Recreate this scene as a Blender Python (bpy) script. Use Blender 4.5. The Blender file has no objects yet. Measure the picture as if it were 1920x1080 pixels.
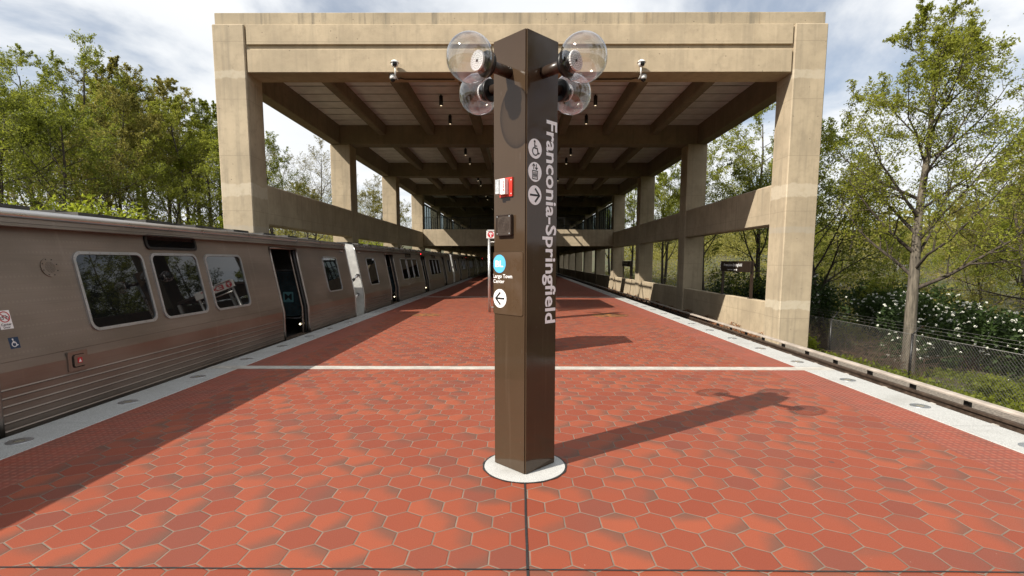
import bpy, bmesh, math, random
from mathutils import Vector, Matrix
R = math.radians
sc = bpy.context.scene
COL = sc.collection
random.seed(7)

# ------------------------------------------------------------------ helpers
class MB:
    """collects shapes, builds ONE mesh object"""
    def __init__(s): s.v = []; s.f = []; s.m = []; s.sm = []
    def add(s, vs, fs, mi=0, smooth=False):
        b = len(s.v); s.v += [tuple(v) for v in vs]
        for f in fs: s.f.append(tuple(b+i for i in f)); s.m.append(mi); s.sm.append(smooth)
        return s
    def box(s, x0, x1, y0, y1, z0, z1, mi=0):
        vs = [(x0,y0,z0),(x1,y0,z0),(x1,y1,z0),(x0,y1,z0),(x0,y0,z1),(x1,y0,z1),(x1,y1,z1),(x0,y1,z1)]
        return s.add(vs, [(0,3,2,1),(4,5,6,7),(0,1,5,4),(1,2,6,5),(2,3,7,6),(3,0,4,7)], mi)
    def tube(s, pts, r, n=8, mi=0, cap=True, smooth=True):
        pts = [Vector(p) for p in pts]; k = len(pts)
        rs = r if isinstance(r, (list, tuple)) else [r]*k
        b = len(s.v); up = Vector((0,0,1))
        d0 = (pts[1]-pts[0]).normalized()
        a = d0.cross(up if abs(d0.z) < .9 else Vector((1,0,0))).normalized()
        for i, p in enumerate(pts):
            d = (pts[min(i+1,k-1)]-pts[max(i-1,0)]).normalized()
            a = (a-d*a.dot(d)).normalized(); c = d.cross(a)
            for j in range(n):
                t = 2*math.pi*j/n
                q = p+(a*math.cos(t)+c*math.sin(t))*rs[i]; s.v.append(tuple(q))
        for i in range(k-1):
            for j in range(n):
                j2 = (j+1) % n
                s.f.append((b+i*n+j, b+i*n+j2, b+(i+1)*n+j2, b+(i+1)*n+j)); s.m.append(mi); s.sm.append(smooth)
        if cap:
            s.f.append(tuple(b+j for j in range(n-1,-1,-1))); s.m.append(mi); s.sm.append(False)
            s.f.append(tuple(b+(k-1)*n+j for j in range(n))); s.m.append(mi); s.sm.append(False)
        return s
    def cyl(s, p0, p1, r, n=20, mi=0, r1=None):
        return s.tube([p0, p1], [r, r if r1 is None else r1], n, mi)
    def prism(s, poly, z0, z1, mi=0):
        n = len(poly)
        vs = [(x,y,z0) for x,y in poly]+[(x,y,z1) for x,y in poly]
        fs = [tuple(range(n-1,-1,-1)), tuple(range(n,2*n))]+[(i,(i+1)%n,n+(i+1)%n,n+i) for i in range(n)]
        return s.add(vs, fs, mi)
    def sphere(s, c, r, nu=24, nv=14, mi=0, v0=0., v1=1., sq=(1,1,1)):
        b = len(s.v)
        for i in range(nv+1):
            t = math.pi*(v0+(v1-v0)*i/nv)
            for j in range(nu):
                p = 2*math.pi*j/nu
                s.v.append((c[0]+r*sq[0]*math.sin(t)*math.cos(p), c[1]+r*sq[1]*math.sin(t)*math.sin(p), c[2]+r*sq[2]*math.cos(t)))
        for i in range(nv):
            for j in range(nu):
                j2 = (j+1) % nu
                s.f.append((b+i*nu+j, b+(i+1)*nu+j, b+(i+1)*nu+j2, b+i*nu+j2)); s.m.append(mi); s.sm.append(True)
        return s
    def build(s, name, mats, parent=None, origin=(0,0,0), bevel=0, kind=None):
        me = bpy.data.meshes.new(name)
        o = Vector(origin)
        me.from_pydata([tuple(Vector(v)-o) for v in s.v], [], s.f)
        for m in (mats if isinstance(mats, (list,tuple)) else [mats]): me.materials.append(m)
        me.polygons.foreach_set('material_index', s.m)
        me.polygons.foreach_set('use_smooth', s.sm)
        me.update()
        ob = bpy.data.objects.new(name, me); COL.objects.link(ob)
        if parent: ob.parent = parent
        else: ob.location = o
        if bevel:
            md = ob.modifiers.new('bevel', 'BEVEL'); md.width = bevel; md.segments = 1; md.limit_method = 'ANGLE'
        if kind: ob['kind'] = kind
        return ob

def thing(name, label, cat, loc=(0,0,0), group=None):
    o = bpy.data.objects.new(name, None); COL.objects.link(o); o.location = loc
    o.empty_display_size = .2
    o['label'] = label; o['category'] = cat
    if group: o['group'] = group
    return o
def tag(o, label, cat, group=None):
    o['label'] = label; o['category'] = cat
    if group: o['group'] = group
    return o
def kids(o): return [c for c in COL.objects if c.parent == o]
def copy_tree(o, parent=None, skip=()):
    c = o.copy(); COL.objects.link(c)
    if parent: c.parent = parent
    for ch in kids(o):
        if ch.name.split('.')[0] in skip: continue
        copy_tree(ch, c)
    return c
def part_copy(o, parent, loc):
    c = o.copy(); COL.objects.link(c); c.parent = parent; c.location = loc
    return c

class Face:
    """a flat drawing surface: origin, right, up -> thin raised shapes"""
    def __init__(s, o, u, v): s.o = Vector(o); s.u = Vector(u).normalized(); s.v = Vector(v).normalized(); s.n = s.u.cross(s.v)
    def P(s, u, v, h=0): return s.o+s.u*u+s.v*v+s.n*h
    def poly(s, mb, pts, h, th=.0015, mi=0):
        n = len(pts)
        vs = [s.P(u,v,h) for u,v in pts]+[s.P(u,v,h-th) for u,v in pts]
        mb.add(vs, [tuple(range(n))]+[(i+n,(i+1)%n+n,(i+1)%n,i) for i in range(n)], mi)
    def disc(s, mb, u, v, r, h, mi=0, n=40, th=.0015):
        s.poly(mb, [(u+r*math.cos(2*math.pi*i/n), v+r*math.sin(2*math.pi*i/n)) for i in range(n)], h, th, mi)
    def ring(s, mb, u, v, r, w, h, mi=0, n=40, a0=0, a1=360):
        for i in range(n):
            t0, t1 = R(a0+(a1-a0)*i/n), R(a0+(a1-a0)*(i+1)/n)
            s.poly(mb, [(u+q*math.cos(t), v+q*math.sin(t)) for q,t in ((r,t0),(r,t1),(r-w,t1),(r-w,t0))][::-1], h, .001, mi)
    def strip(s, mb, pts, w, h, mi=0):
        for (a,b),(c,d) in zip(pts[:-1], pts[1:]):
            l = math.hypot(c-a,d-b); nx, ny = -(d-b)/l*w/2, (c-a)/l*w/2
            ex, ey = (c-a)/l*w*.25, (d-b)/l*w*.25
            s.poly(mb, [(a-ex-nx,b-ey-ny),(c+ex-nx,d+ey-ny),(c+ex+nx,d+ey+ny),(a-ex+nx,b-ey+ny)], h, .001, mi)
    def rrect(s, u0, u1, v0, v1, r, n=6):
        out = []
        for cx,cy,a in ((u1-r,v1-r,0),(u0+r,v1-r,90),(u0+r,v0+r,180),(u1-r,v0+r,270)):
            for i in range(n+1):
                t = R(a+90*i/n); out.append((cx+r*math.cos(t), cy+r*math.sin(t)))
        return out
    def frame(s, mb, outer, inner, h0, h1, mi=0):
        n = len(outer)
        vs = [s.P(*p,h1) for p in outer]+[s.P(*p,h1) for p in inner]+[s.P(*p,h0) for p in outer]+[s.P(*p,h0) for p in inner]
        fs = []
        for i in range(n):
            j = (i+1) % n
            fs += [(i,j,n+j,n+i),(2*n+i,2*n+j,j,i),(n+i,n+j,3*n+j,3*n+i)]
        mb.add(vs, fs, mi)
    def text(s, mb, body, u0, u1, v0, v1, h, mi=0, bold=.02, rot=False, sp=1.0):
        cu = bpy.data.curves.new('t', 'FONT'); cu.body = body; cu.size = 1; cu.offset = bold; cu.resolution_u = 3; cu.space_character = sp
        ob = bpy.data.objects.new('t', cu); COL.objects.link(ob)
        dg = bpy.context.evaluated_depsgraph_get(); dg.update()
        me = bpy.data.meshes.new_from_object(ob.evaluated_get(dg))
        xs = [v.co.x for v in me.vertices]; ys = [v.co.y for v in me.vertices]
        X0,X1,Y0,Y1 = min(xs),max(xs),min(ys),max(ys)
        vs = []
        for v in me.vertices:
            a, b = (v.co.x-X0)/(X1-X0), (v.co.y-Y0)/(Y1-Y0)
            if rot: vs.append(s.P(u0+(u1-u0)*b, v1+(v0-v1)*a, h))
            else: vs.append(s.P(u0+(u1-u0)*a, v0+(v1-v0)*b, h))
        mb.add(vs, [tuple(p.vertices) for p in me.polygons], mi)
        bpy.data.objects.remove(ob); bpy.data.curves.remove(cu); bpy.data.meshes.remove(me)

# ------------------------------------------------------------------ materials
class NT:
    def __init__(s, name):
        s.m = bpy.data.materials.new(name); s.m.use_nodes = True
        s.t = s.m.node_tree; s.b = s.t.nodes['Principled BSDF']; s.out = s.t.nodes['Material Output']
    def n(s, typ, **kw):
        nd = s.t.nodes.new(typ)
        for k, v in kw.items():
            if k.startswith('i_'):
                key = k[2:]; key = int(key) if key.isdigit() else key.replace('_',' ')
                s.set(nd.inputs[key], v)
            else: setattr(nd, k, v)
        return nd
    def set(s, sock, v):
        if isinstance(v, bpy.types.NodeSocket): s.t.links.new(v, sock)
        else: sock.default_value = v
    def math(s, op, a, b=None, c=None, clamp=False):
        nd = s.t.nodes.new('ShaderNodeMath'); nd.operation = op; nd.use_clamp = clamp
        s.set(nd.inputs[0], a)
        if b is not None: s.set(nd.inputs[1], b)
        if c is not None: s.set(nd.inputs[2], c)
        return nd.outputs[0]
    def vm(s, op, a, b=None, c=None, out=0):
        nd = s.t.nodes.new('ShaderNodeVectorMath'); nd.operation = op
        s.set(nd.inputs[0], a)
        if b is not None: s.set(nd.inputs[1], b)
        if c is not None: s.set(nd.inputs[2], c)
        return nd.outputs[out]
    def mix(s, f, a, b, typ='MIX'):
        nd = s.t.nodes.new('ShaderNodeMix'); nd.data_type = 'RGBA'; nd.blend_type = typ
        s.set(nd.inputs[0], f)
        for k, v in ((6,a),(7,b)):
            if isinstance(v, tuple): v = v+(1,) if len(v) == 3 else v
            s.set(nd.inputs[k], v)
        return nd.outputs[2]
    def ramp(s, f, lo, hi, a=0., b=1.):
        nd = s.t.nodes.new('ShaderNodeMapRange'); nd.interpolation_type = 'SMOOTHSTEP'
        s.set(nd.inputs[0], f); nd.inputs[1].default_value = lo; nd.inputs[2].default_value = hi
        nd.inputs[3].default_value = a; nd.inputs[4].default_value = b
        return nd.outputs[0]
    def pos(s): 
        return s.n('ShaderNodeNewGeometry').outputs['Position']
    def obj(s): return s.n('ShaderNodeTexCoord').outputs['Object']
    def scale(s, v, sc): return s.vm('MULTIPLY', v, sc)
    def noise(s, v, scale, detail=4, rough=.55, out=0):
        return s.n('ShaderNodeTexNoise', i_Vector=v, i_Scale=scale, i_Detail=detail, i_Roughness=rough).outputs[out]
    def bump(s, h, strength=.3, dist=.01, nrm=None):
        nd = s.n('ShaderNodeBump', i_Height=h, i_Strength=strength, i_Distance=dist)
        if nrm: s.set(nd.inputs['Normal'], nrm)
        s.set(s.b.inputs['Normal'], nd.outputs[0]); return nd.outputs[0]
    def col(s, c): s.set(s.b.inputs['Base Color'], c+(1,) if isinstance(c, tuple) and len(c)==3 else c)
    def p(s, **kw):
        for k, v in kw.items(): s.set(s.b.inputs[k.replace('_',' ')], v)
        return s

def simple(name, c, rough=.5, metal=0., nz=.12, nscale=12, **kw):
    """plain material with a little wear"""
    t = NT(name); n = t.noise(t.pos(), nscale, 5)
    t.col(t.mix(t.ramp(n,.3,.75), tuple(x*(1-nz) for x in c), tuple(min(1,x*(1+nz)) for x in c)))
    t.p(Roughness=t.ramp(n,.2,.8,max(.02,rough*.8),min(1,rough*1.2)), Metallic=metal, **kw)
    return t.m

def concrete(name, base, bands=(), stain=.5, cool=.0):
    t = NT(name); P = t.pos()
    big = t.noise(P, .55, 5, .6); mid = t.noise(P, 3.5, 6, .65)
    streak = t.noise(t.scale(P,(5.,5.,.28)), 1., 5, .6)
    c = t.mix(t.ramp(big,.3,.72), tuple(x*.80 for x in base), tuple(min(1,x*1.10) for x in base))
    c = t.mix(t.math('MULTIPLY', t.ramp(mid,.45,.75), .55), c, tuple(x*.66 for x in base))
    c = t.mix(t.math('MULTIPLY', t.ramp(streak,.48,.70), .5*stain*2), c, (base[0]*.55,base[1]*.57,base[2]*.60))
    streak2 = t.noise(t.vm('ADD',t.scale(P,(8.,8.,.35)),(31,7,3)), 1., 4, .6)
    c = t.mix(t.math('MULTIPLY', t.ramp(streak2,.58,.75), .25), c, tuple(min(1,x*1.25) for x in base))
    # bug holes
    vo = t.n('ShaderNodeTexVoronoi', i_Vector=P, i_Scale=4.2).outputs['Distance']
    hole = t.math('MULTIPLY', t.ramp(vo,.05,.10,1,0), t.ramp(t.noise(P,1.7,2),.42,.55))
    rs_ = t.noise(t.vm('ADD',t.scale(P,(2.2,2.2,.22)),(5,17,9)), 1., 4, .6)
    c = t.mix(t.math('MULTIPLY', t.ramp(rs_,.60,.74), .35*stain), c, (base[0]*.75,base[1]*.58,base[2]*.42))
    c = t.mix(t.math('MULTIPLY',hole,.75), c, tuple(x*.28 for x in base))
    # pour lines
    z = t.n('ShaderNodeSeparateXYZ', i_Vector=P).outputs[2]
    zz = t.math('ADD', z, t.math('MULTIPLY', t.math('SUBTRACT',mid,.5), .02))
    fr = t.math('PINGPONG', t.math('ADD', zz, .35), .93)
    c = t.mix(t.math('MULTIPLY', t.ramp(fr,.0,.016,1,0), .55), c, tuple(x*.5 for x in base))
    for z0, z1, amt, cc in bands:
        wob = t.math('ADD', z, t.math('MULTIPLY', t.math('SUBTRACT',t.noise(P,2.2,6,.7),.5), .35))
        mk = t.math('MULTIPLY', t.ramp(wob,z0-.03,z0+.03), t.ramp(wob,z1-.03,z1+.03,1,0))
        mk = t.math('MULTIPLY', mk, t.ramp(t.noise(P,7,4),.30,.55,.55*amt,amt))
        c = t.mix(mk, c, cc)
    t.col(c); t.p(Roughness=.88)
    h = t.math('SUBTRACT', t.noise(P,28,6,.7), t.math('MULTIPLY',hole,1.2))
    h = t.math('ADD', h, t.math('MULTIPLY', mid, .8))
    t.bump(h, .35, .012)
    return t.m

CB = (.43,.352,.245)
M = {}
M['conc'] = concrete('concrete', CB)
M['conc_col'] = concrete('concrete_column', CB, bands=((7.75,8.02,.65,(.50,.44,.34)),(3.85,4.30,.7,(.54,.47,.36)),(2.62,2.85,.45,(.36,.33,.28)),(-.05,.28,.65,(.55,.49,.38))))
M['conc_pale'] = concrete('concrete_pale', (.45,.365,.25), stain=.3)
M['conc_shaded'] = concrete('concrete_shaded', (.235,.192,.135), stain=.45)  # same concrete, with the canopy's interior shade put into a darker base colour
M['parapet'] = concrete('concrete_parapet', (.39,.32,.22), stain=.9)

def hex_mat():
    t = NT('hex_tile'); P = t.pos()
    w = .229
    q = t.scale(P, (1/w,1/w,0))
    q = t.vm('ADD', q, (.19,.35,0))
    nsub = t.noise(t.scale(P,(1,1,0)), 6., 3)
    r = (1.,1.7320508,1.); hh = (.5,.8660254,.5); mh = (-.5,-.8660254,-.5)
    a = t.vm('WRAP', q, hh, mh); b = t.vm('WRAP', t.vm('SUBTRACT',q,hh), hh, mh)
    flat = (1,1,0)
    a = t.scale(a, flat); b = t.scale(b, flat)
    la = t.vm('DOT_PRODUCT', a, a, out=1); lb = t.vm('DOT_PRODUCT', b, b, out=1)
    sel = t.math('LESS_THAN', la, lb)
    mixv = t.n('ShaderNodeMix', data_type='VECTOR'); t.set(mixv.inputs[0], sel); t.set(mixv.inputs[4], b); t.set(mixv.inputs[5], a)
    gv = mixv.outputs[1]
    idv = t.vm('SUBTRACT', t.scale(q,flat), gv)
    idr = t.vm('FLOOR', t.vm('ADD', t.scale(idv,(2.,2/1.7320508*1.,1)), (.5,.5,.5)))
    wn = t.n('ShaderNodeTexWhiteNoise', noise_dimensions='3D', i_Vector=idr)
    rv = wn.outputs['Value']; rc = wn.outputs['Color']
    ag = t.vm('ABSOLUTE', gv)
    axx = t.n('ShaderNodeSeparateXYZ', i_Vector=ag).outputs[0]
    hd = t.math('MAXIMUM', axx, t.vm('DOT_PRODUCT', ag, (.5,.8660254,0), out=1))
    ed = t.math('SUBTRACT', .5, hd)
    ed = t.math('ADD', ed, t.math('MULTIPLY', t.math('SUBTRACT', t.noise(P,45,2),.5), .008))
    grout = t.ramp(ed,.014,.021,1,0)
    rs = t.n('ShaderNodeSeparateColor', i_Color=rc)
    base = t.mix(rs.outputs[0], (.218,.049,.025), (.292,.073,.035))
    base = t.mix(t.math('MULTIPLY',t.ramp(rs.outputs[1],.70,1.),.75), base, (.165,.050,.034))
    # flashing: kiln-dark edge on some tiles
    ang = t.math('MULTIPLY', rs.outputs[2], 2.4)
    dirv = t.n('ShaderNodeCombineXYZ', i_X=t.math('COSINE', t.math('SUBTRACT',ang,.9)), i_Y=t.math('SINE',t.math('SUBTRACT',ang,.9)))
    dt = t.vm('DOT_PRODUCT', gv, dirv.outputs[0], out=1)
    dt = t.math('ADD', dt, t.math('MULTIPLY', t.math('SUBTRACT',nsub,.5), .5))
    fl = t.math('MULTIPLY', t.ramp(dt,-.10,.46), t.ramp(rv,.30,.80,.0,1.))
    base = t.mix(t.math('MULTIPLY',fl,.72), base, (.105,.062,.045))
    grain = t.noise(P,160,3)
    base = t.mix(t.math('MULTIPLY',t.ramp(grain,.45,.75),.38), base, (.15,.042,.027))
    big = t.noise(P,.7,5,.6)
    base = t.mix(t.math('MULTIPLY',t.ramp(big,.5,.8),.28), base, (.20,.065,.044))
    speck = t.n('ShaderNodeTexVoronoi', i_Vector=P, i_Scale=9.).outputs['Distance']
    base = t.mix(t.math('MULTIPLY',t.ramp(speck,.02,.035,1,0),t.ramp(t.noise(P,2.1,2),.5,.6,0,.8)), base, (.5,.38,.3))
    gum = t.n('ShaderNodeTexVoronoi', i_Vector=t.vm('ADD',P,(3.1,7.7,0)), i_Scale=1.9)
    gm = t.math('MULTIPLY', t.ramp(gum.outputs['Distance'],.035,.055,1,0), t.math('GREATER_THAN', t.n('ShaderNodeSeparateColor', i_Color=gum.outputs['Color']).outputs[0], .62))
    base = t.mix(t.math('MULTIPLY',gm,.65), base, (.075,.050,.042))
    walk = t.noise(t.scale(P,(.8,.28,1)),1.3,5,.62)
    base = t.mix(t.ramp(walk,.52,.74,0,.38), base, (.150,.060,.040))
    gcol = t.mix(t.ramp(t.noise(P,5,3),.3,.7), (.140,.110,.085), (.200,.158,.124))
    t.col(t.mix(grout, base, gcol))
    t.p(Roughness=t.math('ADD', t.math('MULTIPLY',grout,.3), t.ramp(grain,.3,.7,.50,.68)), Specular_IOR_Level=.35)
    hgt = t.math('ADD', t.ramp(ed,.012,.04), t.math('ADD', t.math('MULTIPLY',grain,.18), t.math('MULTIPLY',rs.outputs[1],.35)))
    t.bump(hgt,.55,.004)
    return t.m
M['hex'] = hex_mat()

def tactile_mat():
    t = NT('tactile_paver'); P = t.pos(); s = 1/.0595
    q = t.scale(P,(s,s,0))
    g = t.scale(t.vm('WRAP', q, (.5,.5,.5), (-.5,-.5,-.5)), (1,1,0))
    d = t.vm('LENGTH', g, out=1)
    dome = t.ramp(d,.16,.36,1,0)
    b = t.vm('WRAP', t.scale(P,(1/.119,1/.238,0)), (.5,.5,.5), (-.5,-.5,-.5))
    ab = t.n('ShaderNodeSeparateXYZ', i_Vector=t.vm('ABSOLUTE', b))
    joint = t.math('MAXIMUM', t.ramp(ab.outputs[0],.465,.485), t.ramp(ab.outputs[1],.480,.492))
    n1 = t.noise(P,2.5,5)
    c = t.mix(t.ramp(n1,.3,.75), (.245,.056,.032), (.175,.052,.034))
    c = t.mix(t.math('MULTIPLY',dome,.45), c, (.40,.115,.066))
    n2 = t.noise(t.scale(P,(3,9,0)),1.,4)
    c = t.mix(t.ramp(n2,.6,.75,0,.6), c, (.075,.042,.03))
    c = t.mix(t.math('MULTIPLY',joint,.5), c, (.24,.17,.12))
    t.col(c); t.p(Roughness=.62)
    t.bump(t.math('ADD',dome,t.math('MULTIPLY',t.noise(P,60,3),.3)),.8,.005)
    return t.m
M['tactile'] = tactile_mat()

def granite_mat(name, joints=True, tone=(.43,.43,.415)):
    t = NT(name); P = t.pos()
    g = t.noise(P,150,2,.6); g2 = t.noise(P,60,3,.6)
    c = t.mix(t.ramp(g,.35,.65), tuple(x*.72 for x in tone), tuple(min(1,x*1.18) for x in tone))
    c = t.mix(t.math('MULTIPLY',t.ramp(g2,.58,.72),.5), c, (.22,.22,.22))
    st = t.noise(P,1.6,6,.65)
    c = t.mix(t.ramp(st,.47,.75,0,.62), c, (.27,.265,.245))
    st2 = t.noise(t.vm('ADD',P,(9,3,1)),.45,4,.6)
    c = t.mix(t.ramp(st2,.62,.78,0,.5), c, (.40,.30,.15))
    if joints:
        y = t.n('ShaderNodeSeparateXYZ', i_Vector=P).outputs[1]
        j = t.math('PINGPONG', t.math('ADD',y,.45), .915)
        c = t.mix(t.ramp(j,.0,.006,.8,0), c, (.10,.10,.10))
    t.col(c); t.p(Roughness=.6); t.bump(g2,.2,.003)
    return t.m
M['granite'] = granite_mat('granite')
M['granite_disc'] = granite_mat('granite_disc', False, (.50,.50,.485))

def steel_mat():
    t = NT('brushed_stainless'); P = t.obj()
    br = t.noise(t.scale(P,(1.,.8,90.)),1.,4,.6)
    blot = t.noise(t.scale(P,(1,.55,1.6)),1.2,5,.6)
    xyz = t.n('ShaderNodeSeparateXYZ', i_Vector=P)
    row = t.math('PINGPONG', t.math('ADD',xyz.outputs[2],.03), .062)
    dots = t.vm('WRAP', t.scale(P,(0,1/.045,1/.124)), (.5,.5,.5), (-.5,-.5,-.5))
    dl = t.vm('LENGTH', t.scale(dots,(0,.36,1.)), out=1)
    weld = t.math('MULTIPLY', t.ramp(dl,.05,.13,1,0), t.ramp(xyz.outputs[2],.66,.72))
    weld = t.math('MULTIPLY', weld, t.ramp(blot,.35,.6))
    c = t.mix(t.ramp(blot,.3,.72), (.215,.177,.150), (.290,.242,.206))
    c = t.mix(t.math('MULTIPLY',t.ramp(br,.5,.75),.3), c, (.17,.135,.11))
    c = t.mix(t.math('MULTIPLY',weld,.30), c, (.36,.31,.265))
    drip = t.noise(t.scale(P,(1,5.,.35)),1.,5,.6)
    c = t.mix(t.ramp(drip,.6,.72,0,.22), c, (.40,.35,.30))
    t.col(c); t.p(Metallic=.85, Roughness=t.ramp(blot,.25,.75,.38,.52))
    t.b.inputs['Anisotropic'].default_value = .4
    h = t.math('ADD', t.math('MULTIPLY',br,.5), t.math('MULTIPLY',t.noise(t.scale(P,(1,1.6,3.)),1.3,2),2.2))
    t.bump(h,.09,.012)
    return t.m
M['steel'] = steel_mat()
M['steel_bright'] = simple('bright_steel', (.52,.50,.48), .30, 1., .05, 3)
M['door_steel'] = simple('door_frame_steel', (.27,.24,.215), .36, .9, .12, 4)
M['steel_end'] = simple('car_end_metal', (.60,.60,.58), .42, .35, .12, 5)
M['alu'] = simple('aluminium_frame', (.50,.51,.53), .38, .9, .04, 6)
M['post'] = simple('satin_post_steel', (.62,.61,.59), .35, .85, .05, 10)
M['rubber'] = simple('black_rubber', (.012,.012,.012), .55)
M['black'] = simple('black_metal', (.014,.013,.013), .4, .2)
M['roofdark'] = simple('train_roof', (.10,.095,.09), .5, .6, .3, 3)
def glass_dark():
    t = NT('tinted_window_glass'); P = t.pos()
    t.col((.006,.007,.008)); t.p(Roughness=.015, Specular_IOR_Level=.55)
    t.bump(t.noise(P,1.1,2),.03,.02)
    return t.m
M['glass'] = glass_dark()
def paint(name, c, rough=.16):
    t = NT(name); P = t.pos(); n = t.noise(P,3,4)
    base = t.mix(n, tuple(x*.88 for x in c), tuple(x*1.12 for x in c))
    st = t.noise(t.scale(P,(26,26,.7)),1.,4,.6); sc2 = t.noise(t.scale(P,(60,60,9)),1.,3,.7)
    base = t.mix(t.ramp(st,.58,.76,0,.22), base, tuple(x*1.9+.02 for x in c))
    base = t.mix(t.ramp(sc2,.68,.74,0,.30), base, (.16,.14,.12))
    t.col(base)
    t.p(Roughness=t.ramp(t.noise(P,6,5),.35,.75,rough*.7,rough*2.2), Specular_IOR_Level=.36)
    t.bump(t.noise(P,2.2,2),.05,.02)
    return t.m
M['brown'] = paint('bronze_brown_paint', (.058,.038,.023), .07)
M['brown_panel'] = paint('bronze_brown_panel', (.070,.044,.025), .3)
M['brown_dark'] = simple('dark_brown_metal', (.035,.022,.015), .35)
M['sign_brown'] = simple('brown_sign_face', (.022,.014,.010), .35)
M['white'] = simple('white_vinyl', (.80,.80,.80), .45, 0, .03)
M['white_paint'] = simple('white_painted_metal', (.72,.72,.70), .4, 0, .05)
M['letter'] = simple('reflective_letter', (.90,.92,.95), .35, 0, .02)
M['ink'] = simple('black_ink', (.010,.010,.011), .5, 0, .02)
M['red'] = simple('red_paint', (.52,.035,.022), .4)
M['redink'] = simple('red_ink', (.50,.02,.03), .5)
M['blueroundel'] = simple('light_blue_vinyl', (.10,.44,.72), .4, 0, .03)
M['navy'] = simple('navy_vinyl', (.010,.035,.085), .4, 0, .05)
M['teal'] = simple('teal_vinyl', (.10,.25,.28), .4, 0, .05)
M['screen'] = simple('dark_screen_glass', (.035,.055,.065), .12, 0, .3, 6)
M['lens'] = simple('clear_lens', (.55,.57,.58), .08, .3, .3, 60)
M['greyplastic'] = simple('grey_plastic', (.30,.30,.30), .45)
M['netting'] = simple('galvanised_wire', (.17,.165,.155), .5, .5)
M['grille'] = None
def grille():
    t = NT('speaker_grille'); P = t.obj()
    g = t.vm('LENGTH', t.scale(t.vm('WRAP', t.scale(P,(90,90,90)),(.5,.5,.5),(-.5,-.5,-.5)),(1,1,1)), out=1)
    t.col(t.mix(t.ramp(g,.3,.5), (.012,.010,.009), (.075,.055,.042))); t.p(Roughness=.4, Metallic=.3); t.bump(g,.3,.002); return t.m
M['grille'] = grille()
M['ceiling'] = simple('ceiling_panel', (.76,.77,.78), .6, 0, .10, 2)
M['groove'] = simple('dark_groove', (.03,.027,.022), .8)
M['iron'] = simple('rusty_rail_steel', (.085,.058,.042), .6, .3, .35, 8)
M['fibre'] = simple('fibreglass_cover', (.38,.33,.285), .55, 0, .18, 3)
M['insul'] = simple('white_insulator', (.55,.51,.45), .4, 0, .2)
M['ballast'] = simple('ballast_stone', (.17,.145,.12), .95, 0, .5, 22)
M['rust'] = None
def rustm():
    t = NT('rusty_iron_cover'); P = t.pos(); n = t.noise(P,7,5,.7)
    t.col(t.mix(t.ramp(n,.35,.6), (.30,.115,.02), (.085,.035,.014))); t.p(Roughness=.85); t.bump(n,.4,.004); return t.m
M['rust'] = rustm()
M['joint'] = simple('black_joint_sealant', (.022,.021,.021), .6, 0, .2, 40)
M['strip'] = simple('metal_joint_strip', (.52,.49,.44), .5, .2, .12, 6)
def emit(name, c, s):
    t = NT(name); t.col((.02,.02,.02)); t.p(Emission_Color=c+(1,), Emission_Strength=s); return t.m
M['lamp_warm'] = emit('lamp_warm', (1,.80,.5), 1.1)
M['lamp_edge'] = emit('door_lamp', (1,.85,.55), 5)
M['lamp_red'] = emit('door_indicator_red', (1,.02,.03), 5)
def clear_globe():
    t = NT('clear_acrylic'); nt = t.t
    tr = t.n('ShaderNodeBsdfTransparent'); gl = t.n('ShaderNodeBsdfGlossy', i_Roughness=.045)
    lw = t.n('ShaderNodeLayerWeight', i_Blend=.5)
    f = t.math('ADD', t.math('MULTIPLY', t.math('POWER',lw.outputs['Facing'],2.6),.9), .14)
    tint = t.mix(t.ramp(lw.outputs['Facing'],.78,1.), (.90,.90,.90), (.78,.79,.81))
    t.set(tr.inputs[0], tint)
    ms = t.n('ShaderNodeMixShader'); t.set(ms.inputs[0], f); nt.links.new(tr.outputs[0], ms.inputs[1]); nt.links.new(gl.outputs[0], ms.inputs[2])
    bp = t.n('ShaderNodeBump', i_Height=t.noise(t.obj(),9,2), i_Strength=.05, i_Distance=.02); nt.links.new(bp.outputs[0], gl.inputs['Normal'])
    nt.links.new(ms.outputs[0], t.out.inputs[0]); return t.m
M['globe'] = clear_globe()
def pane():
    t = NT('screen_glass'); nt = t.t
    tr = t.n('ShaderNodeBsdfTransparent', i_Color=(.55,.60,.60,1)); gl = t.n('ShaderNodeBsdfGlossy', i_Roughness=.02)
    ms = t.n('ShaderNodeMixShader', i_Fac=.12); nt.links.new(tr.outputs[0], ms.inputs[1]); nt.links.new(gl.outputs[0], ms.inputs[2])
    nt.links.new(ms.outputs[0], t.out.inputs[0]); return t.m
M['pane'] = pane()
def leafm(name, c0, c1, tl=.5):
    t = NT(name); nt = t.t; P = t.pos()
    oi = t.n('ShaderNodeObjectInfo').outputs['Random']
    n = t.noise(P,.9,3); n2 = t.noise(P,11,1)
    f = t.math('ADD', t.math('MULTIPLY',n,.7), t.math('ADD', t.math('MULTIPLY',n2,.45), t.math('MULTIPLY',oi,.25)))
    c = t.mix(t.ramp(f,.38,.95), c0, c1)
    t.col(c); t.p(Roughness=.55, Specular_IOR_Level=.25)
    tb = t.n('ShaderNodeBsdfTranslucent'); t.set(tb.inputs[0], t.mix(.5, c, tuple(min(1,x*1.5) for x in c1)))
    ms = t.n('ShaderNodeMixShader', i_Fac=tl); nt.links.new(t.b.outputs[0], ms.inputs[1]); nt.links.new(tb.outputs[0], ms.inputs[2])
    nt.links.new(ms.outputs[0], t.out.inputs[0]); return t.m
M['leaf_fresh'] = leafm('leaf_fresh_green', (0.125, 0.16, 0.014), (0.275, 0.29, 0.04))
M['leaf_olive'] = leafm('leaf_olive', (0.13, 0.135, 0.025), (0.28, 0.25, 0.06))
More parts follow.
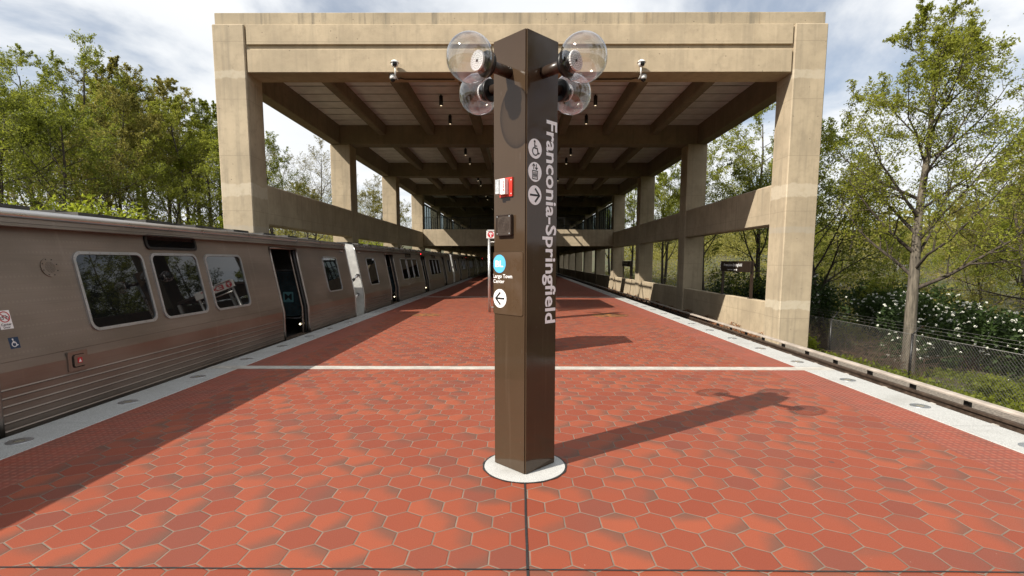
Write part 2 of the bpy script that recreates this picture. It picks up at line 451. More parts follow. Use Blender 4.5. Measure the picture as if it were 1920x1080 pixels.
M['leaf_mid'] = leafm('leaf_mid_green', (0.095, 0.122, 0.015), (0.195, 0.215, 0.028))
M['leaf_bright'] = leafm('leaf_bright_shrub', (0.16, 0.21, 0.018), (0.33, 0.37, 0.04))
M['leaf_dark'] = leafm('leaf_dark_shrub', (.018,.034,.010), (.055,.090,.022), .3)
M['leaf_bare'] = leafm('leaf_buds', (0.16, 0.15, 0.06), (0.28, 0.25, 0.11))
M['twig'] = simple('dry_brown_twig', (.105,.062,.040), .9, 0, .3)
M['blossom'] = simple('white_blossom', (.60,.60,.53), .7, 0, .08, 30)
M['deadleaf'] = leafm('dead_leaf', (.14,.055,.025), (.28,.13,.06), .1)
def barkm(name, c):
    t = NT(name); P = t.pos(); n = t.noise(t.scale(P,(14,14,2.2)),1.,5,.65)
    t.col(t.mix(t.ramp(n,.3,.7), tuple(x*.5 for x in c), tuple(x*1.3 for x in c))); t.p(Roughness=.92); t.bump(n,.6,.02); return t.m
M['bark'] = barkm('bark_dark', (.060,.047,.036))
M['bark_pale'] = barkm('bark_pale', (.135,.115,.088))
def groundm():
    t = NT('grassy_ground'); P = t.pos(); n = t.noise(P,.35,6,.65); n2 = t.noise(P,4,5,.7)
    c = t.mix(t.ramp(n,.35,.65), (.040,.055,.016), (.085,.068,.038))
    c = t.mix(t.ramp(n2,.45,.75,0,.7), c, (.032,.030,.018))
    t.col(c); t.p(Roughness=.95); t.bump(n2,.6,.1); return t.m
M['ground'] = groundm()
M['asphalt'] = simple('pale_asphalt', (.20,.19,.175), .9, 0, .2, 3)

# ------------------------------------------------------------------ camera
H = 1.65
cam = bpy.data.cameras.new('camera'); cam.sensor_width = 36; cam.lens = 960/1920*36
cam.shift_x = (960-964.8418)/1920; cam.shift_y = (594.2261-540)/1920
cam.clip_start = .05; cam.clip_end = 3000
co = bpy.data.objects.new('camera', cam); COL.objects.link(co)
co.matrix_world = Matrix.Translation((0,0,H)) @ Matrix.Rotation(R(.358),4,'Z') @ Matrix.Rotation(R(90-6.2366),4,'X') @ Matrix.Rotation(R(.072),4,'Z')
sc.camera = co

# ------------------------------------------------------------------ light
SUNV = Vector((-.92,-.63,1.)).normalized()
sun = bpy.data.lights.new('sun','SUN'); sun.energy = 5.0; sun.angle = R(.5); sun.color = (1,.93,.82)
so = bpy.data.objects.new('sun', sun); COL.objects.link(so)
so.rotation_euler = SUNV.to_track_quat('Z','Y').to_euler()
w = bpy.data.worlds.new('World'); sc.world = w; w.use_nodes = True
wt = w.node_tree; bg = wt.nodes['Background']
sky = wt.nodes.new('ShaderNodeTexSky'); sky.sky_type = 'NISHITA'; sky.sun_disc = False
sky.sun_elevation = math.asin(SUNV.z); sky.sun_rotation = math.atan2(SUNV.x, SUNV.y)
sky.air_density = 1.0; sky.dust_density = .6; sky.ozone_density = 1.4
def wn(t, **k):
    n = wt.nodes.new(t)
    for a, b in k.items(): setattr(n, a, b)
    return n
tc = wn('ShaderNodeTexCoord'); sx = wn('ShaderNodeSeparateXYZ'); wt.links.new(tc.outputs['Generated'], sx.inputs[0])
ad = wn('ShaderNodeMath', operation='ADD'); wt.links.new(sx.outputs[2], ad.inputs[0]); ad.inputs[1].default_value = .22
mx = wn('ShaderNodeMath', operation='MAXIMUM'); wt.links.new(ad.outputs[0], mx.inputs[0]); mx.inputs[1].default_value = .08
cx = wn('ShaderNodeCombineXYZ')
for i in (0,1):
    dv = wn('ShaderNodeMath', operation='DIVIDE'); wt.links.new(sx.outputs[i], dv.inputs[0]); wt.links.new(mx.outputs[0], dv.inputs[1]); wt.links.new(dv.outputs[0], cx.inputs[i])
nz = wn('ShaderNodeTexNoise'); nz.inputs['Scale'].default_value = 1.25; nz.inputs['Detail'].default_value = 9; nz.inputs['Roughness'].default_value = .56; nz.inputs['Distortion'].default_value = .35
of = wn('ShaderNodeVectorMath', operation='ADD'); of.inputs[1].default_value = (3.7,1.4,0); wt.links.new(cx.outputs[0], of.inputs[0]); wt.links.new(of.outputs[0], nz.inputs['Vector'])
mr = wn('ShaderNodeMapRange', interpolation_type='SMOOTHSTEP'); mr.inputs[1].default_value = .34; mr.inputs[2].default_value = .55; mr.inputs[3].default_value = .28; wt.links.new(nz.outputs[0], mr.inputs[0])
nz2 = wn('ShaderNodeTexNoise'); nz2.inputs['Scale'].default_value = 2.4; nz2.inputs['Detail'].default_value = 5; wt.links.new(of.outputs[0], nz2.inputs['Vector'])
cl = wn('ShaderNodeMix', data_type='RGBA'); cl.inputs[6].default_value = (8.0,8.3,8.6,1); cl.inputs[7].default_value = (9.6,9.7,9.8,1); wt.links.new(nz2.outputs[0], cl.inputs[0])
mw = wn('ShaderNodeMix', data_type='RGBA'); wt.links.new(mr.outputs[0], mw.inputs[0]); wt.links.new(sky.outputs[0], mw.inputs[6]); wt.links.new(cl.outputs[2], mw.inputs[7])
wt.links.new(mw.outputs[2], bg.inputs[0]); bg.inputs[1].default_value = .075
sc.view_settings.view_transform = 'Standard'; sc.view_settings.look = 'None'; sc.view_settings.gamma = 1
sc.view_settings.exposure = .58
sc.cycles.use_denoising = True; sc.cycles.max_bounces = 8; sc.cycles.transparent_max_bounces = 24
sc.cycles.caustics_reflective = False; sc.cycles.caustics_refractive = False; sc.cycles.sample_clamp_indirect = 6

# ------------------------------------------------------------------ platform (setting)
XLo,XLi,XRi,XRo = -4.791,-4.294,4.367,4.848
TL,TR = -3.737,3.808
Y0,Y1 = -5.,122.
def sheet(name, x0,x1,y0,y1,z,m):
    o = MB().add([(x0,y0,z),(x1,y0,z),(x1,y1,z),(x0,y1,z)],[(0,1,2,3)]).build(name,m); o['kind']='structure'; return o
MB().box(XLo+.02,XRo-.02,Y0,Y1,-1.4,-.03).build('platform',M['conc_shaded'],kind='structure')
sheet('platform_paving',TL,TR,Y0,Y1,0,M['hex'])
for a,b in ((XLi,TL),(TR,XRi)): sheet('tactile_paving',a,b,Y0,Y1,0,M['tactile'])
for a,b in ((XLo,XLi),(XRi,XRo)): MB().box(a,b,Y0,Y1,-.12,.004).build('platform_edge',M['granite'],kind='structure',bevel=.008)
m = MB(); m.box(XLo+.01,XRo-.01,7.69,7.895,-.02,.007); m.build('joint_strip',M['strip'],kind='structure')
MB().box(XLo+.01,XRo-.01,23.42,23.60,-.02,.007).build('joint_strip',M['strip'],kind='structure')
m = MB()
def wob(pts, w):
    out = MB()
    for (x0,y0),(x1,y1) in zip(pts[:-1],pts[1:]):
        l = math.hypot(x1-x0,y1-y0); nx,ny = -(y1-y0)/l*w/2,(x1-x0)/l*w/2
        m.add([(x0-nx,y0-ny,.004),(x1-nx,y1-ny,.004),(x1+nx,y1+ny,.004),(x0+nx,y0+ny,.004)],[(0,1,2,3)])
def jag(a,b,n,amp):
    return [(a[0]+(b[0]-a[0])*i/n+random.uniform(-amp,amp)*(a[0]==b[0]), a[1]+(b[1]-a[1])*i/n+random.uniform(-amp,amp)*(a[1]==b[1])) for i in range(n+1)]
wob(jag((.056,3.66),(.056,-4.9),60,.002),.014)
m2=m; m=MB(); wob(jag((-3.73,2.585),(3.80,2.585),40,.002),.011)
m2.build('pavement_joint',M['joint'],kind='structure'); m.build('pavement_joint',M['joint'],kind='structure')

# rust stained covers
for x,lab,rr in ((2.78,'rust orange round iron cover set in the red tiles right of the pylon',.44),(-2.80,'rust orange round iron cover in the red tiles beside the train',.36)):
    mb = MB(); n = 30
    pts = [(x+rr*(1.25+.12*math.sin(3*a+x))*math.cos(a), 15.6+rr*1.05*(1+.1*math.sin(5*a))*math.sin(a)) for a in [2*math.pi*i/n for i in range(n)]]
    mb.prism(pts,-.01,.006); o = mb.build('manhole_cover',M['rust']); tag(o,lab,'manhole cover')

# edge lights
def edge_light(x,y,shade):
    t = thing('platform_light', ('round light set flush in the shaded granite edge beside the train' if shade else 'round grey light set flush in the sunlit granite edge on the right'),'light',(x,y,0),'round lights set in the left platform edge' if shade else 'round lights set in the right platform edge')
    return t
pl = edge_light(-4.56,1.88,True)
MB().tube([(-4.56,1.88,-.02),(-4.56,1.88,.008)],.098,28).build('rim',M['alu'],pl,pl.location)
lm = NT('edge_lens'); lm.col(lm.mix(lm.noise(lm.obj(),14,3),(.12,.115,.10),(.30,.27,.20))); lm.p(Roughness=.15)
MB().sphere((-4.56,1.88,-.03),.085,24,6,0,0,.5,(1,1,.52)).build('lens',lm.m,pl,pl.location)
for side in (0,1):
    for i in range(34):
        if side == 0 and i == 0: continue
        y = 1.88+1.314*i if side == 0 else 1.87+1.293*i
        c = copy_tree(pl); c.location = ((-4.56,y,0) if side == 0 else (4.61,y,0))
        if side:
            c['label'] = 'round grey light set flush in the sunlit granite edge on the right'; c['group'] = 'round lights set in the right platform edge'

# ------------------------------------------------------------------ pylon
PC = Vector((.058,4.050,0)); hw,hd = .250,.250
def pylon(loc):
    P0 = Vector(loc); F=P0+Vector((0,-hd,0)); L=P0+Vector((-hw,0,0)); Rr=P0+Vector((hw,0,0)); B=P0+Vector((0,hd,0))
    root = thing('station_pylon','tall glossy brown pylon with clear globe lamps and the station name down its side','pylon',P0)
    ZT = 3.28; g = .0065
    mb = MB()
    # shaft with a dark open seam at every corner
    c4 = [F,Rr,B,L]
    poly = []
    for i in range(4):
        p, q, r_ = c4[i-1], c4[i], c4[(i+1)%4]
        d1 = (p-q).normalized()*g*1.6; d2 = (r_-q).normalized()*g*1.6
        inn = q+(P0-q).normalized()*g*2.2
        poly += [(q+d1), inn, (q+d2)]
    mb.prism([(v.x,v.y) for v in poly], .012, ZT)
    mb.build('shaft',M['brown'],root,P0)
    kx = [(P0+(q-P0)*.955) for q in c4]
    MB().prism([(v.x,v.y) for v in kx],.006,.0119).build('plinth',M['rubber'],root,P0)
    n = 56
    d = MB().prism([(P0.x+.325*math.cos(2*math.pi*i/n),P0.y+.325*math.sin(2*math.pi*i/n)-.055) for i in range(n)],-.03,.006)
    d.build('base_disc',M['granite_disc'],root,P0)
    rg = MB(); 
    for i in range(n):
        a0,a1 = 2*math.pi*i/n,2*math.pi*(i+1)/n
        w0 = .016+.004*math.sin(i*1.7); w1 = .016+.004*math.sin((i+1)*1.7)
        rg.add([(P0.x+r*math.cos(a),P0.y-.055+r*math.sin(a),.005) for r,a in ((.325,a0),(.325+w0,a0),(.325+w1,a1),(.325,a1))],[(0,1,2,3)])
    rg.build('sealant_ring',M['joint'],root,P0)
    # globes
    for sx_,sy_ in ((1,-1),(-1,-1),(1,1),(-1,1)):
        gc = P0+Vector((sx_*.386,sy_*.386,3.028)); fc = P0+Vector((sx_*hw*.5,sy_*hd*.5,3.02))
        ax = (gc-fc).normalized(); GR = .163
        neck = gc-ax*(GR*.93)
        a = MB().tube([fc-ax*.02,neck-ax*.01],.040,24); a.build('arm',M['brown_dark'],root,P0)
        lamp = MB().sphere(gc,GR,40,26).build('globe',M['globe'],root,P0)
        h = MB().tube([neck-ax*.012,neck+ax*.012,neck+ax*.014,neck+ax*.03],[.088,.088,.078,.078],32)
        h.tube([neck+ax*.03,neck+ax*.075],.058,28); h.build('lamp_holder',M['black'],lamp,P0)
        f = neck+ax*.078
        up = Vector((0,0,1)); u = up.cross(ax).normalized(); v = ax.cross(u)
        fc2 = Face(f,u,v); led = MB(); fc2.disc(led,0,0,.066,.012,0,32,.012)
        for k in range(26):
            t = 2*math.pi*k/26; fc2.poly(led,[(.064*math.cos(t)+.004*x_,.064*math.sin(t)+.004*y_) for x_,y_ in ((-1,-1),(1,-1),(1,1),(-1,1))],.016,.016,0)
        for rr,nn in ((.05,20),(.035,14),(.02,8)):
            for k in range(nn):
                t=2*math.pi*k/nn; fc2.disc(led,rr*math.cos(t),rr*math.sin(t),.0042,.0135,1,8)
        fc2.disc(led,0,0,.011,.0145,2,16)
        led.build('led_disc',[M['white'],M['greyplastic'],M['black']],lamp,P0)
    # right face: name and icons
    fr = Face(F,Rr-F,(0,0,1))
    m = MB(); fr.text(m,'Franconia-Springfield',.178,.337,1.166,2.697,  .002,0,.022,True,1.0)
    m.build('lettering',M['letter'],root,P0)
    for k,z in enumerate((2.468,2.302,2.134)):
        m = MB(); cu_ = .093; fr.disc(m,cu_,z,.071,.002,0)
        if k == 0:
            fr.disc(m,cu_-.006,z+.050,.0095,.003,1,16)
            fr.strip(m,[(cu_-.006,z+.036),(cu_-.003,z+.004),(cu_+.022,z+.004),(cu_+.033,z-.032),(cu_+.046,z-.028)],.010,.003,1)
            fr.strip(m,[(cu_-.003,z+.020),(cu_+.017,z+.020)],.008,.003,1)
            fr.ring(m,cu_+.001,z-.018,.033,.009,.003,1,24,115,355)
        elif k == 1:
            for ua,ub,va,vb in ((-.030,.030,-.054,-.047),(-.030,.030,.004,.011),(-.030,-.023,-.054,.011),(.023,.030,-.054,.011)):
                fr.poly(m,[(cu_+ua,z+va),(cu_+ub,z+va),(cu_+ub,z+vb),(cu_+ua,z+vb)],.003,.001,1)
            for ux in (-.013,0,.013):
                fr.disc(m,cu_+ux,z-.006,.0045,.003,1,10); fr.strip(m,[(cu_+ux,z-.013),(cu_+ux,z-.038)],.008,.003,1)
                fr.strip(m,[(cu_+ux-.006,z-.022),(cu_+ux+.006,z-.022)],.004,.003,1)
            for ux,s_ in ((-.014,1),(.014,-1)):
                a,b = (z+.018,z+.056) if s_>0 else (z+.056,z+.018)
                fr.strip(m,[(cu_+ux,a),(cu_+ux,b)],.007,.003,1); fr.strip(m,[(cu_+ux-.012,b-.013*s_),(cu_+ux,b)],.007,.003,1); fr.strip(m,[(cu_+ux+.012,b-.013*s_),(cu_+ux,b)],.007,.003,1)
        else:
            fr.strip(m,[(cu_-.050,z),(cu_+.045,z)],.014,.003,1)
            fr.strip(m,[(cu_+.004,z+.046),(cu_+.048,z)],.015,.003,1); fr.strip(m,[(cu_+.004,z-.046),(cu_+.048,z)],.015,.003,1)
        m.build('icon',[M['letter'],M['ink']],root,P0)
    # left face
    fl = Face(L,F-L,(0,0,1)); W = (F-L).length
    U = lambda d: W-d
    al = MB(); fl.poly(al,[(U(.268),2.130),(U(.132),2.130),(U(.132),2.270),(U(.268),2.270)],.012,.012)
    for q in (2.15,2.25): fl.disc(al,U(.143),q,.004,.0135,1,10)
    al = al.build('strobe_alarm',[M['red'],M['white']],root,P0)
    st = MB()
    def bx(mb,u0,u1,v0,v1,h0,h1,mi=0):
        vs=[fl.P(u,v,h) for h in (h0,h1) for u,v in ((u0,v0),(u1,v0),(u1,v1),(u0,v1))]
        mb.add(vs,[(0,3,2,1),(4,5,6,7),(0,1,5,4),(1,2,6,5),(2,3,7,6),(3,0,4,7)],mi)
    bx(st,U(.258),U(.172),2.146,2.260,.0125,.05,0); bx(st,U(.258),U(.222),2.15,2.256,.0505,.066,1)
    fl.text(st,'FIRE',U(.190),U(.180),2.165,2.24,.0515,2,.02,True)
    st.build('lens',[M['white'],M['lens'],M['redink']],al,P0)
    sp = MB(); fl.poly(sp,fl.rrect(U(.292),U(.130),1.842,1.998,.008),.024,.024)
    fl.frame(sp,fl.rrect(U(.292),U(.130),1.842,1.998,.008),fl.rrect(U(.284),U(.138),1.850,1.990,.006),.024,.029,1)
    for uu in (.277,.145):
        for zz in (1.856,1.984): fl.disc(sp,U(uu),zz,.0045,.0305,2,10)
    for rr in (.056,.044,.032,.018): fl.ring(sp,U(.211),1.919,rr,.0035,.0255,1,28)
    sp.build('speaker',[M['grille'],M['brown_dark'],M['lens']],root,P0)
    pn = MB(); fl.poly(pn,fl.rrect(U(.351),U(.025),1.236,1.722,.018),.003,.003)
    fl.frame(pn,fl.rrect(U(.351),U(.025),1.236,1.722,.018),fl.rrect(U(.348),U(.028),1.239,1.719,.016),.003,.0046,1)
    pn = pn.build('sign_panel',[M['brown_panel'],M['brown']],root,P0)
    m = MB(); fl.disc(m,U(.281),1.628,.0705,.0045,0); fl.text(m,'BL',U(.325),U(.237),1.603,1.653,  .0055,1,.02)
    m.build('roundel',[M['blueroundel'],M['white']],pn,P0)
    m = MB(); fl.text(m,'Largo Town',U(.351),U(.139),1.509,1.548,.0045,0,.015); fl.text(m,'Center',U(.351),U(.224),1.479,1.507,.0045,0,.015)
    m.build('lettering',M['white'],pn,P0)
    m = MB(); fl.disc(m,U(.276),1.359,.073,.0045,0); zc=1.359
    fl.strip(m,[(U(.322),zc),(U(.228),zc)],.015,.0055,1); fl.strip(m,[(U(.272),zc+.046),(U(.322),zc)],.015,.0055,1); fl.strip(m,[(U(.272),zc-.046),(U(.322),zc)],.015,.0055,1)
    m.build('arrow',[M['white'],M['ink']],pn,P0)
    return root
py = pylon(PC)
p2 = copy_tree(py); p2.location = (.06,14.2,0)
p2['label'] = 'second brown lamp pylon farther along the platform, behind the front pylon'

# things standing behind the pylon along the platform centre
k = thing('map_case','brown metal map case on a solid base behind the front pylon','map case',(.12,9.6,0))
MB().box(-.38,.60,9.18,10.02,.02,1.82).build('case',M['brown'],k,k.location,bevel=.012)
MB().box(-.41,.63,9.15,10.05,1.822,1.90).build('cap',M['brown_dark'],k,k.location,bevel=.01)
MB().box(-.30,.52,9.165,9.178,.75,1.72).build('poster',M['letter'],k,k.location)
MB().box(-.28,.50,9.28,9.92,.004,.0195).build('foot',M['rubber'],k,k.location)
sh = thing('platform_shelter','flat roofed metal framed shelter on the platform behind the pylons','shelter',(.29,18.5,0))
MB().box(-.72,1.14,16.70,20.48,2.49,2.59).build('roof',M['brown_dark'],sh,sh.location,bevel=.01)
for x in (-.66,1.08):
    for y in (16.70,20.32): MB().box(x-.04,x+.04,y-.04,y+.04  ,.004,2.489).build('post',M['post'],sh,sh.location)
MB().box(-.66,1.08,20.31,20.33,.3,2.2).build('panel',M['pane'],sh,sh.location)
MB().box(1.07,1.09,16.8,20.2,.3,2.2).build('panel',M['pane'],sh,sh.location)
MB().box(-.3,.8,19.6,20.0,.42,.47).box(-.25,-.2,19.65,19.95,.004,.419).box(.7,.75,19.65,19.95,.004,.419).build('bench',M['post'],sh,sh.location)
ex = thing('exit_sign','white exit sign with red arrow roundel on a slim steel post','sign',(-.92,16.50,0))
MB().cyl((-.92,16.50,.004),(-.92,16.50,2.36),.042,20).build('post',M['post'],ex,ex.location)
MB().cyl((.26,16.50,.004),(.26,16.50,2.36),.042,20).build('post',M['post'],ex,ex.location)
MB().cyl((-.88,16.50,2.25),(.22,16.50,2.25),.022,12).cyl((-.88,16.50,.16),(.22,16.50,.16),.022,12).build('crossbar',M['post'],ex,ex.location)
MB().box(-1.0,.34,16.46,16.54,2.362,2.60).build('panel',M['white_paint'],ex,ex.location,bevel=.006)
fx = Face((-1.0,16.46,2.362),(1,0,0),(0,0,1)); m = MB()
fx.disc(m,.135,.12,.098,.003,0); fx.strip(m,[(.135,.055),(.135,.18)],.028,.004,1); fx.strip(m,[(.085,.135),(.135,.185)],.026,.004,1); fx.strip(m,[(.185,.135),(.135,.185)],.026,.004,1)
fx.text(m,'EXIT',.33,1.10,.045,.195,.003,0,.02)
m.build('lettering',[M['redink'],M['white']],ex,ex.location)
MB().box(-.97,-.44,16.44,16.48,2.602,2.63).build('lamp_strip',M['white_paint'],ex,ex.location)

# ------------------------------------------------------------------ train
ZK = .585; XK = -4.89; TX,TZ = -5.15,1.967
kt = (TX-XK)/(TZ-ZK)
LEN = 22.65
def xz(z): return XK if z <= ZK else XK+kt*(z-ZK)
def profile(z0,z1):
    zs = [-.28,-.02]
    for r in (.012,.092,.172,.252,.332,.412): zs += [r-.011,r,r+.011]
    zs += [ZK,.672,.678,1.0,1.4,1.8,TZ,2.03,2.036,2.085]
    zs = sorted([z for z in zs if z0 < z < z1]+[z0,z1])
    out = []
    for z in zs:
        x = xz(z)
        if any(abs(z-r) < 1e-4 for r in (.012,.092,.172,.252,.332,.412)): x += .010
        if abs(z-.678) < 1e-4 or abs(z-2.036) < 1e-4: x += .004
        out.append((x,z))
    return out
DOORS = [(3.5,4.75),(10.7,11.95),(17.9,19.15)]
WINS = [(.97,1.99),(5.96,7.02),(7.26,8.25),(8.43,9.49),(13.16,14.22),(14.40,15.39),(15.63,16.69),(20.66,21.68)]
DTOP = 1.905
def car(Yc):
    root = thing('metro_car','nearest brushed stainless metro car at the left platform edge, its doors open','train car',(0,Yc,0),'cars of the stainless metro train')
    O = root.location; gy = lambda y: Yc+y
    body = MB()
    def sweep(prof,y0,y1,mi=0,flip=False,smooth=False):
        n = len(prof)
        ny = max(1,int((y1-y0)/1.0))
        vs=[]; fs=[]
        for i in range(ny+1):
            y = gy(y0+(y1-y0)*i/ny)
            vs += [(x,y,z) for x,z in prof]
        for i in range(ny):
            for j in range(n-1):
                q = (i*n+j,(i+1)*n+j,(i+1)*n+j+1,i*n+j+1)
                fs.append(q)
        body.add(vs,fs,mi,smooth)
    segs = []; a = 0
    for d0,d1 in DOORS: segs.append((a,d0)); a = d1
    segs.append((a,LEN))
    for s0,s1 in segs: sweep(profile(-.28,2.085),s0,s1)
    for d0,d1 in DOORS:
        sweep(profile(DTOP,2.085),d0,d1); sweep(profile(-.28,-.03),d0,d1)
        # reveals
        pr = profile(-.03,DTOP)
        for yy in (d0,d1):
            vs = [(x,gy(yy),z) for x,z in pr]+[(x-.10,gy(yy),z) for x,z in pr]; n=len(pr)
            body.add(vs,[(j,j+1,n+j+1,n+j) for j in range(n-1)],0)
        body.add([(xz(DTOP),gy(d0),DTOP),(xz(DTOP),gy(d1),DTOP),(xz(DTOP)-.1,gy(d1),DTOP),(xz(DTOP)-.1,gy(d0),DTOP)],[(0,1,2,3)])
    # far side wall
    XM = -6.44
    far = [(2*XM-x,z) for x,z in profile(-.28,2.085)]
    sweep(far[::-1],0,LEN)
    # underside
    body.add([(XK-.05,gy(0),-.279),(2*XM-XK+.05,gy(0),-.279),(2*XM-XK+.05,gy(LEN),-.279),(XK-.05,gy(LEN),-.279)],[(0,1,2,3)],1)
    body.build('body',[M['steel'],M['black']],root,O)
    # roof
    rf = MB(); pts = [(xz(2.085)-.004,2.084)]
    for i in range(13):
        t = i/12; x = -5.205+(2*(XM+5.205))*t
        pts.append((x,2.165+.075*(1-(2*t-1)**2)**.8 if 0<t<1 else 2.16))
    pts.append((2*XM-xz(2.085)+.004,2.084))
    n=len(pts); vs=[]; fs=[]
    for y in (0,LEN): vs += [(x,gy(y),z) for x,z in pts]
    for j in range(n-1): fs.append((j,n+j,n+j+1,j+1))
    rf.add(vs,fs,0,True)
    for k in range(18):
        y=.7+k*1.2; rf.box(-5.95,-5.62,gy(y),gy(y+.55),2.20,2.265)
    rf.box(-6.9,-6.0,gy(3.4),gy(8.0),2.22,2.30); rf.box(-6.9,-6.0,gy(14.),gy(18.8),2.22,2.30)
    rf.build('roof',M['roofdark'],root,O)
    gt = MB(); g = [(xz(2.085)-.002,2.086),(xz(2.085)+.022,2.094),(xz(2.085)+.026,2.125),(xz(2.085)+.010,2.162),(xz(2.085)-.03,2.178)]
    vs=[];fs=[]
    for y in (0,LEN): vs += [(x,gy(y),z) for x,z in g]
    for j in range(len(g)-1): fs.append((j,len(g)+j,len(g)+j+1,j+1))
    gt.add(vs,fs,0,True); gt.build('rain_gutter',M['steel_bright'],root,O)
    # ends
    for y,s in ((.0,1),(LEN,-1)):
        e = MB(); pr = profile(-.28,2.085); loop = [(x,z) for x,z in pr]+[(x,z) for x,z in pts[1:-1]]+[(x,z) for x,z in far[::-1]]
        e.add([(x+(.0 if x<XM else -.0),gy(y)+s*.012,z) for x,z in loop],[tuple(range(len(loop)))],0)
        e.build('end_wall',M['steel_end'],root,O)
        mb=MB(); pr2=[(xz(z)+.003,gy(y)+s*.004,z) for z in (-.25,.2,ZK,1.,1.5,TZ,2.08)]
        mb.tube(pr2,.018,8); mb.build('corner_post',M['steel_bright'],root,O)
    # straps between the cars at the front of this car
    for z,r_ in ((1.10,0),(.50,1)):
        b = MB(); b.tube([(-5.10,gy(-.88),z-.12),(-5.06,gy(-.56),z-.05),(-5.04,gy(-.2),z+.08),(-5.08,gy(.01),z+.12)],.035,12,0)
        b.tube([(-5.065,gy(-.62),z-.06),(-5.055,gy(-.46),z-.02)],.046,12,1); b.tube([(-5.045,gy(-.24),z+.06),(-5.06,gy(-.08),z+.105)],.046,12,1)
        b.build('gap_barrier',[M['white_paint'],M['black']],root,O)
    # doors
    for d0,d1 in DOORS:
        fr = MB()
        for yy,s in ((d0,1),(d1,-1)):
            pt = [(xz(z)+.004,gy(yy)-s*.0,z) for z in (-.03,.2,.45,ZK,.8,1.2,1.6,DTOP)]
            fr.tube(pt,.026 if s>0 else .034,10,0)
            pt = [(x-.05,y+s*.045,z) for x,y,z in pt]; fr.tube(pt,.030,8,1)
            pt = [(x-.05,y+s*.055,z) for x,y,z in pt]; fr.tube(pt,.022,8,2)
        fr.tube([(xz(DTOP)+.003,gy(d0),DTOP+.01),(xz(DTOP)+.003,gy(d1),DTOP+.01)],.024,8,0)
        fr.box(XK-.16,XK+.012,gy(d0)+.001,gy(d1)-.001,-.05,-.012,3)
        fr.build('door_frame',[M['door_steel'],M['rubber'],M['steel'],M['iron']],root,O)
        lp = MB(); lp.sphere((XK-.16,gy(d1)-.10,.19),.020,10,8); lp.sphere((XK-.10,gy(d1)-.10,.215),.018,10,8); lp.sphere((XK-.055,gy(d1)-.05,.34),.012,10,8)
        lp.build('door_lamp',M['lamp_edge'],root,O)
    # windows
    ft = Face((XK,gy(0),ZK),(0,1,0),(TX-XK,0,TZ-ZK)); cs = (TZ-ZK)/math.hypot(TX-XK,TZ-ZK)
    V = lambda z: (z-ZK)/cs
    for a,b in WINS:
        f = MB(); ft.frame(f,ft.rrect(a-.022,b+.022,V(.828),V(1.752),.11,8),ft.rrect(a+.012,b-.012,V(.862),V(1.718),.085,8),0,.020,0)
        for q in range(7):
            uu = a+(b-a)*(q+.5)/7; ft.disc(f,uu,V(.845),.006,.0215,1,8); ft.disc(f,uu,V(1.735),.006,.0215,1,8)
        for q in range(6):
            vv = V(.90+.78*q/5.); ft.disc(f,a-.005,vv,.006,.0215,1,8); ft.disc(f,b+.005,vv,.006,.0215,1,8)
        w_ = f.build('window',[M['alu'],M['greyplastic']],root,O)
        g_ = MB(); ft.poly(g_,ft.rrect(a+.012,b-.012,V(.862),V(1.718),.085,8),.007,.006); g_.build('pane',M['glass'],w_,O)
    # side displays
    for a,b in ((7.20,8.26),(14.38,15.46)):
        f = MB(); ft.frame(f,ft.rrect(a-.02,b+.02,V(1.80),V(2.005),.07,8),ft.rrect(a+.02,b-.02,V(1.835),V(1.972),.045,8),0,.024)
        ft.poly(f,ft.rrect(a+.02,b-.02,V(1.835),V(1.972),.045,8),.008,.007,1); f.build('destination_display',[M['black'],M['glass']],root,O)
    # speaker grille
    f = MB(); ft.disc(f,12.83,V(1.575),.105,.010,0,36,.010)
    for k in range(8):
        t=R(45*k+20); ft.disc(f,12.83+.09*math.cos(t),V(1.575)+.09*math.sin(t),.007,.012,1,8)
    for rr,nn in ((.056,26),(.044,20),(.032,15),(.020,9),(.008,4)):
        for k in range(nn):
            t=2*math.pi*k/nn; ft.disc(f,12.83+rr*math.cos(t),V(1.575)+rr*math.sin(t),.0036,.011,1,6)
    f.build('speaker_grille',[M['steel'],M['black']],root,O)
    # emergency handle
    f = MB(); fv = Face((XK,gy(0),0),(0,1,0),(0,0,1))
    fv.frame(f,fv.rrect(12.73,12.985,.440,.655,.012,4),fv.rrect(12.775,12.945,.472,.620,.03,4),0,.014,0)
    fv.poly(f,fv.rrect(12.775,12.945,.472,.620,.03,4),.002,.001,1)
    fv.poly(f,fv.rrect(12.805,12.945,.484,.612,.02,4),.016,.013,0)
    fv.poly(f,[(12.845,.518),(12.905,.518),(12.905,.578),(12.845,.578)],.018,.001,2); fv.poly(f,[(12.855,.528),(12.895,.528),(12.875,.566)],.0195,.001,3)
    f.build('emergency_handle',[M['steel'],M['black'],M['redink'],M['white']],root,O)
    # interior
    it = MB(); xi0,xi1 = XK-.13,2*XM-XK+.13
    it.add([(xi0+.10,gy(.05),-.028),(xi1,gy(.05),-.028),(xi1,gy(LEN-.05),-.028),(xi0+.10,gy(LEN-.05),-.028)],[(0,1,2,3)],0)
    it.add([(xi1,gy(.05),-.02),(xi1,gy(LEN-.05),-.02),(xi1+.25,gy(LEN-.05),2.0),(xi1+.25,gy(.05),2.0)],[(0,3,2,1)],1)
    it.add([(xi0,gy(.05),1.99),(xi1,gy(.05),1.99),(xi1,gy(LEN-.05),1.99),(xi0,gy(LEN-.05),1.99)],[(0,3,2,1)],1)
    for d0,d1 in DOORS:
        it.box(xi1-.0,xi1+.06,gy(d0-.1),gy(d1+.1),.0,1.9,2); it.box(xi1-.012,xi1-.002,gy(d0+.05),gy(d0+.4),.9,1.7,3); it.box(xi1-.012,xi1-.002,gy(d1-.4),gy(d1-.05),.9,1.7,3)
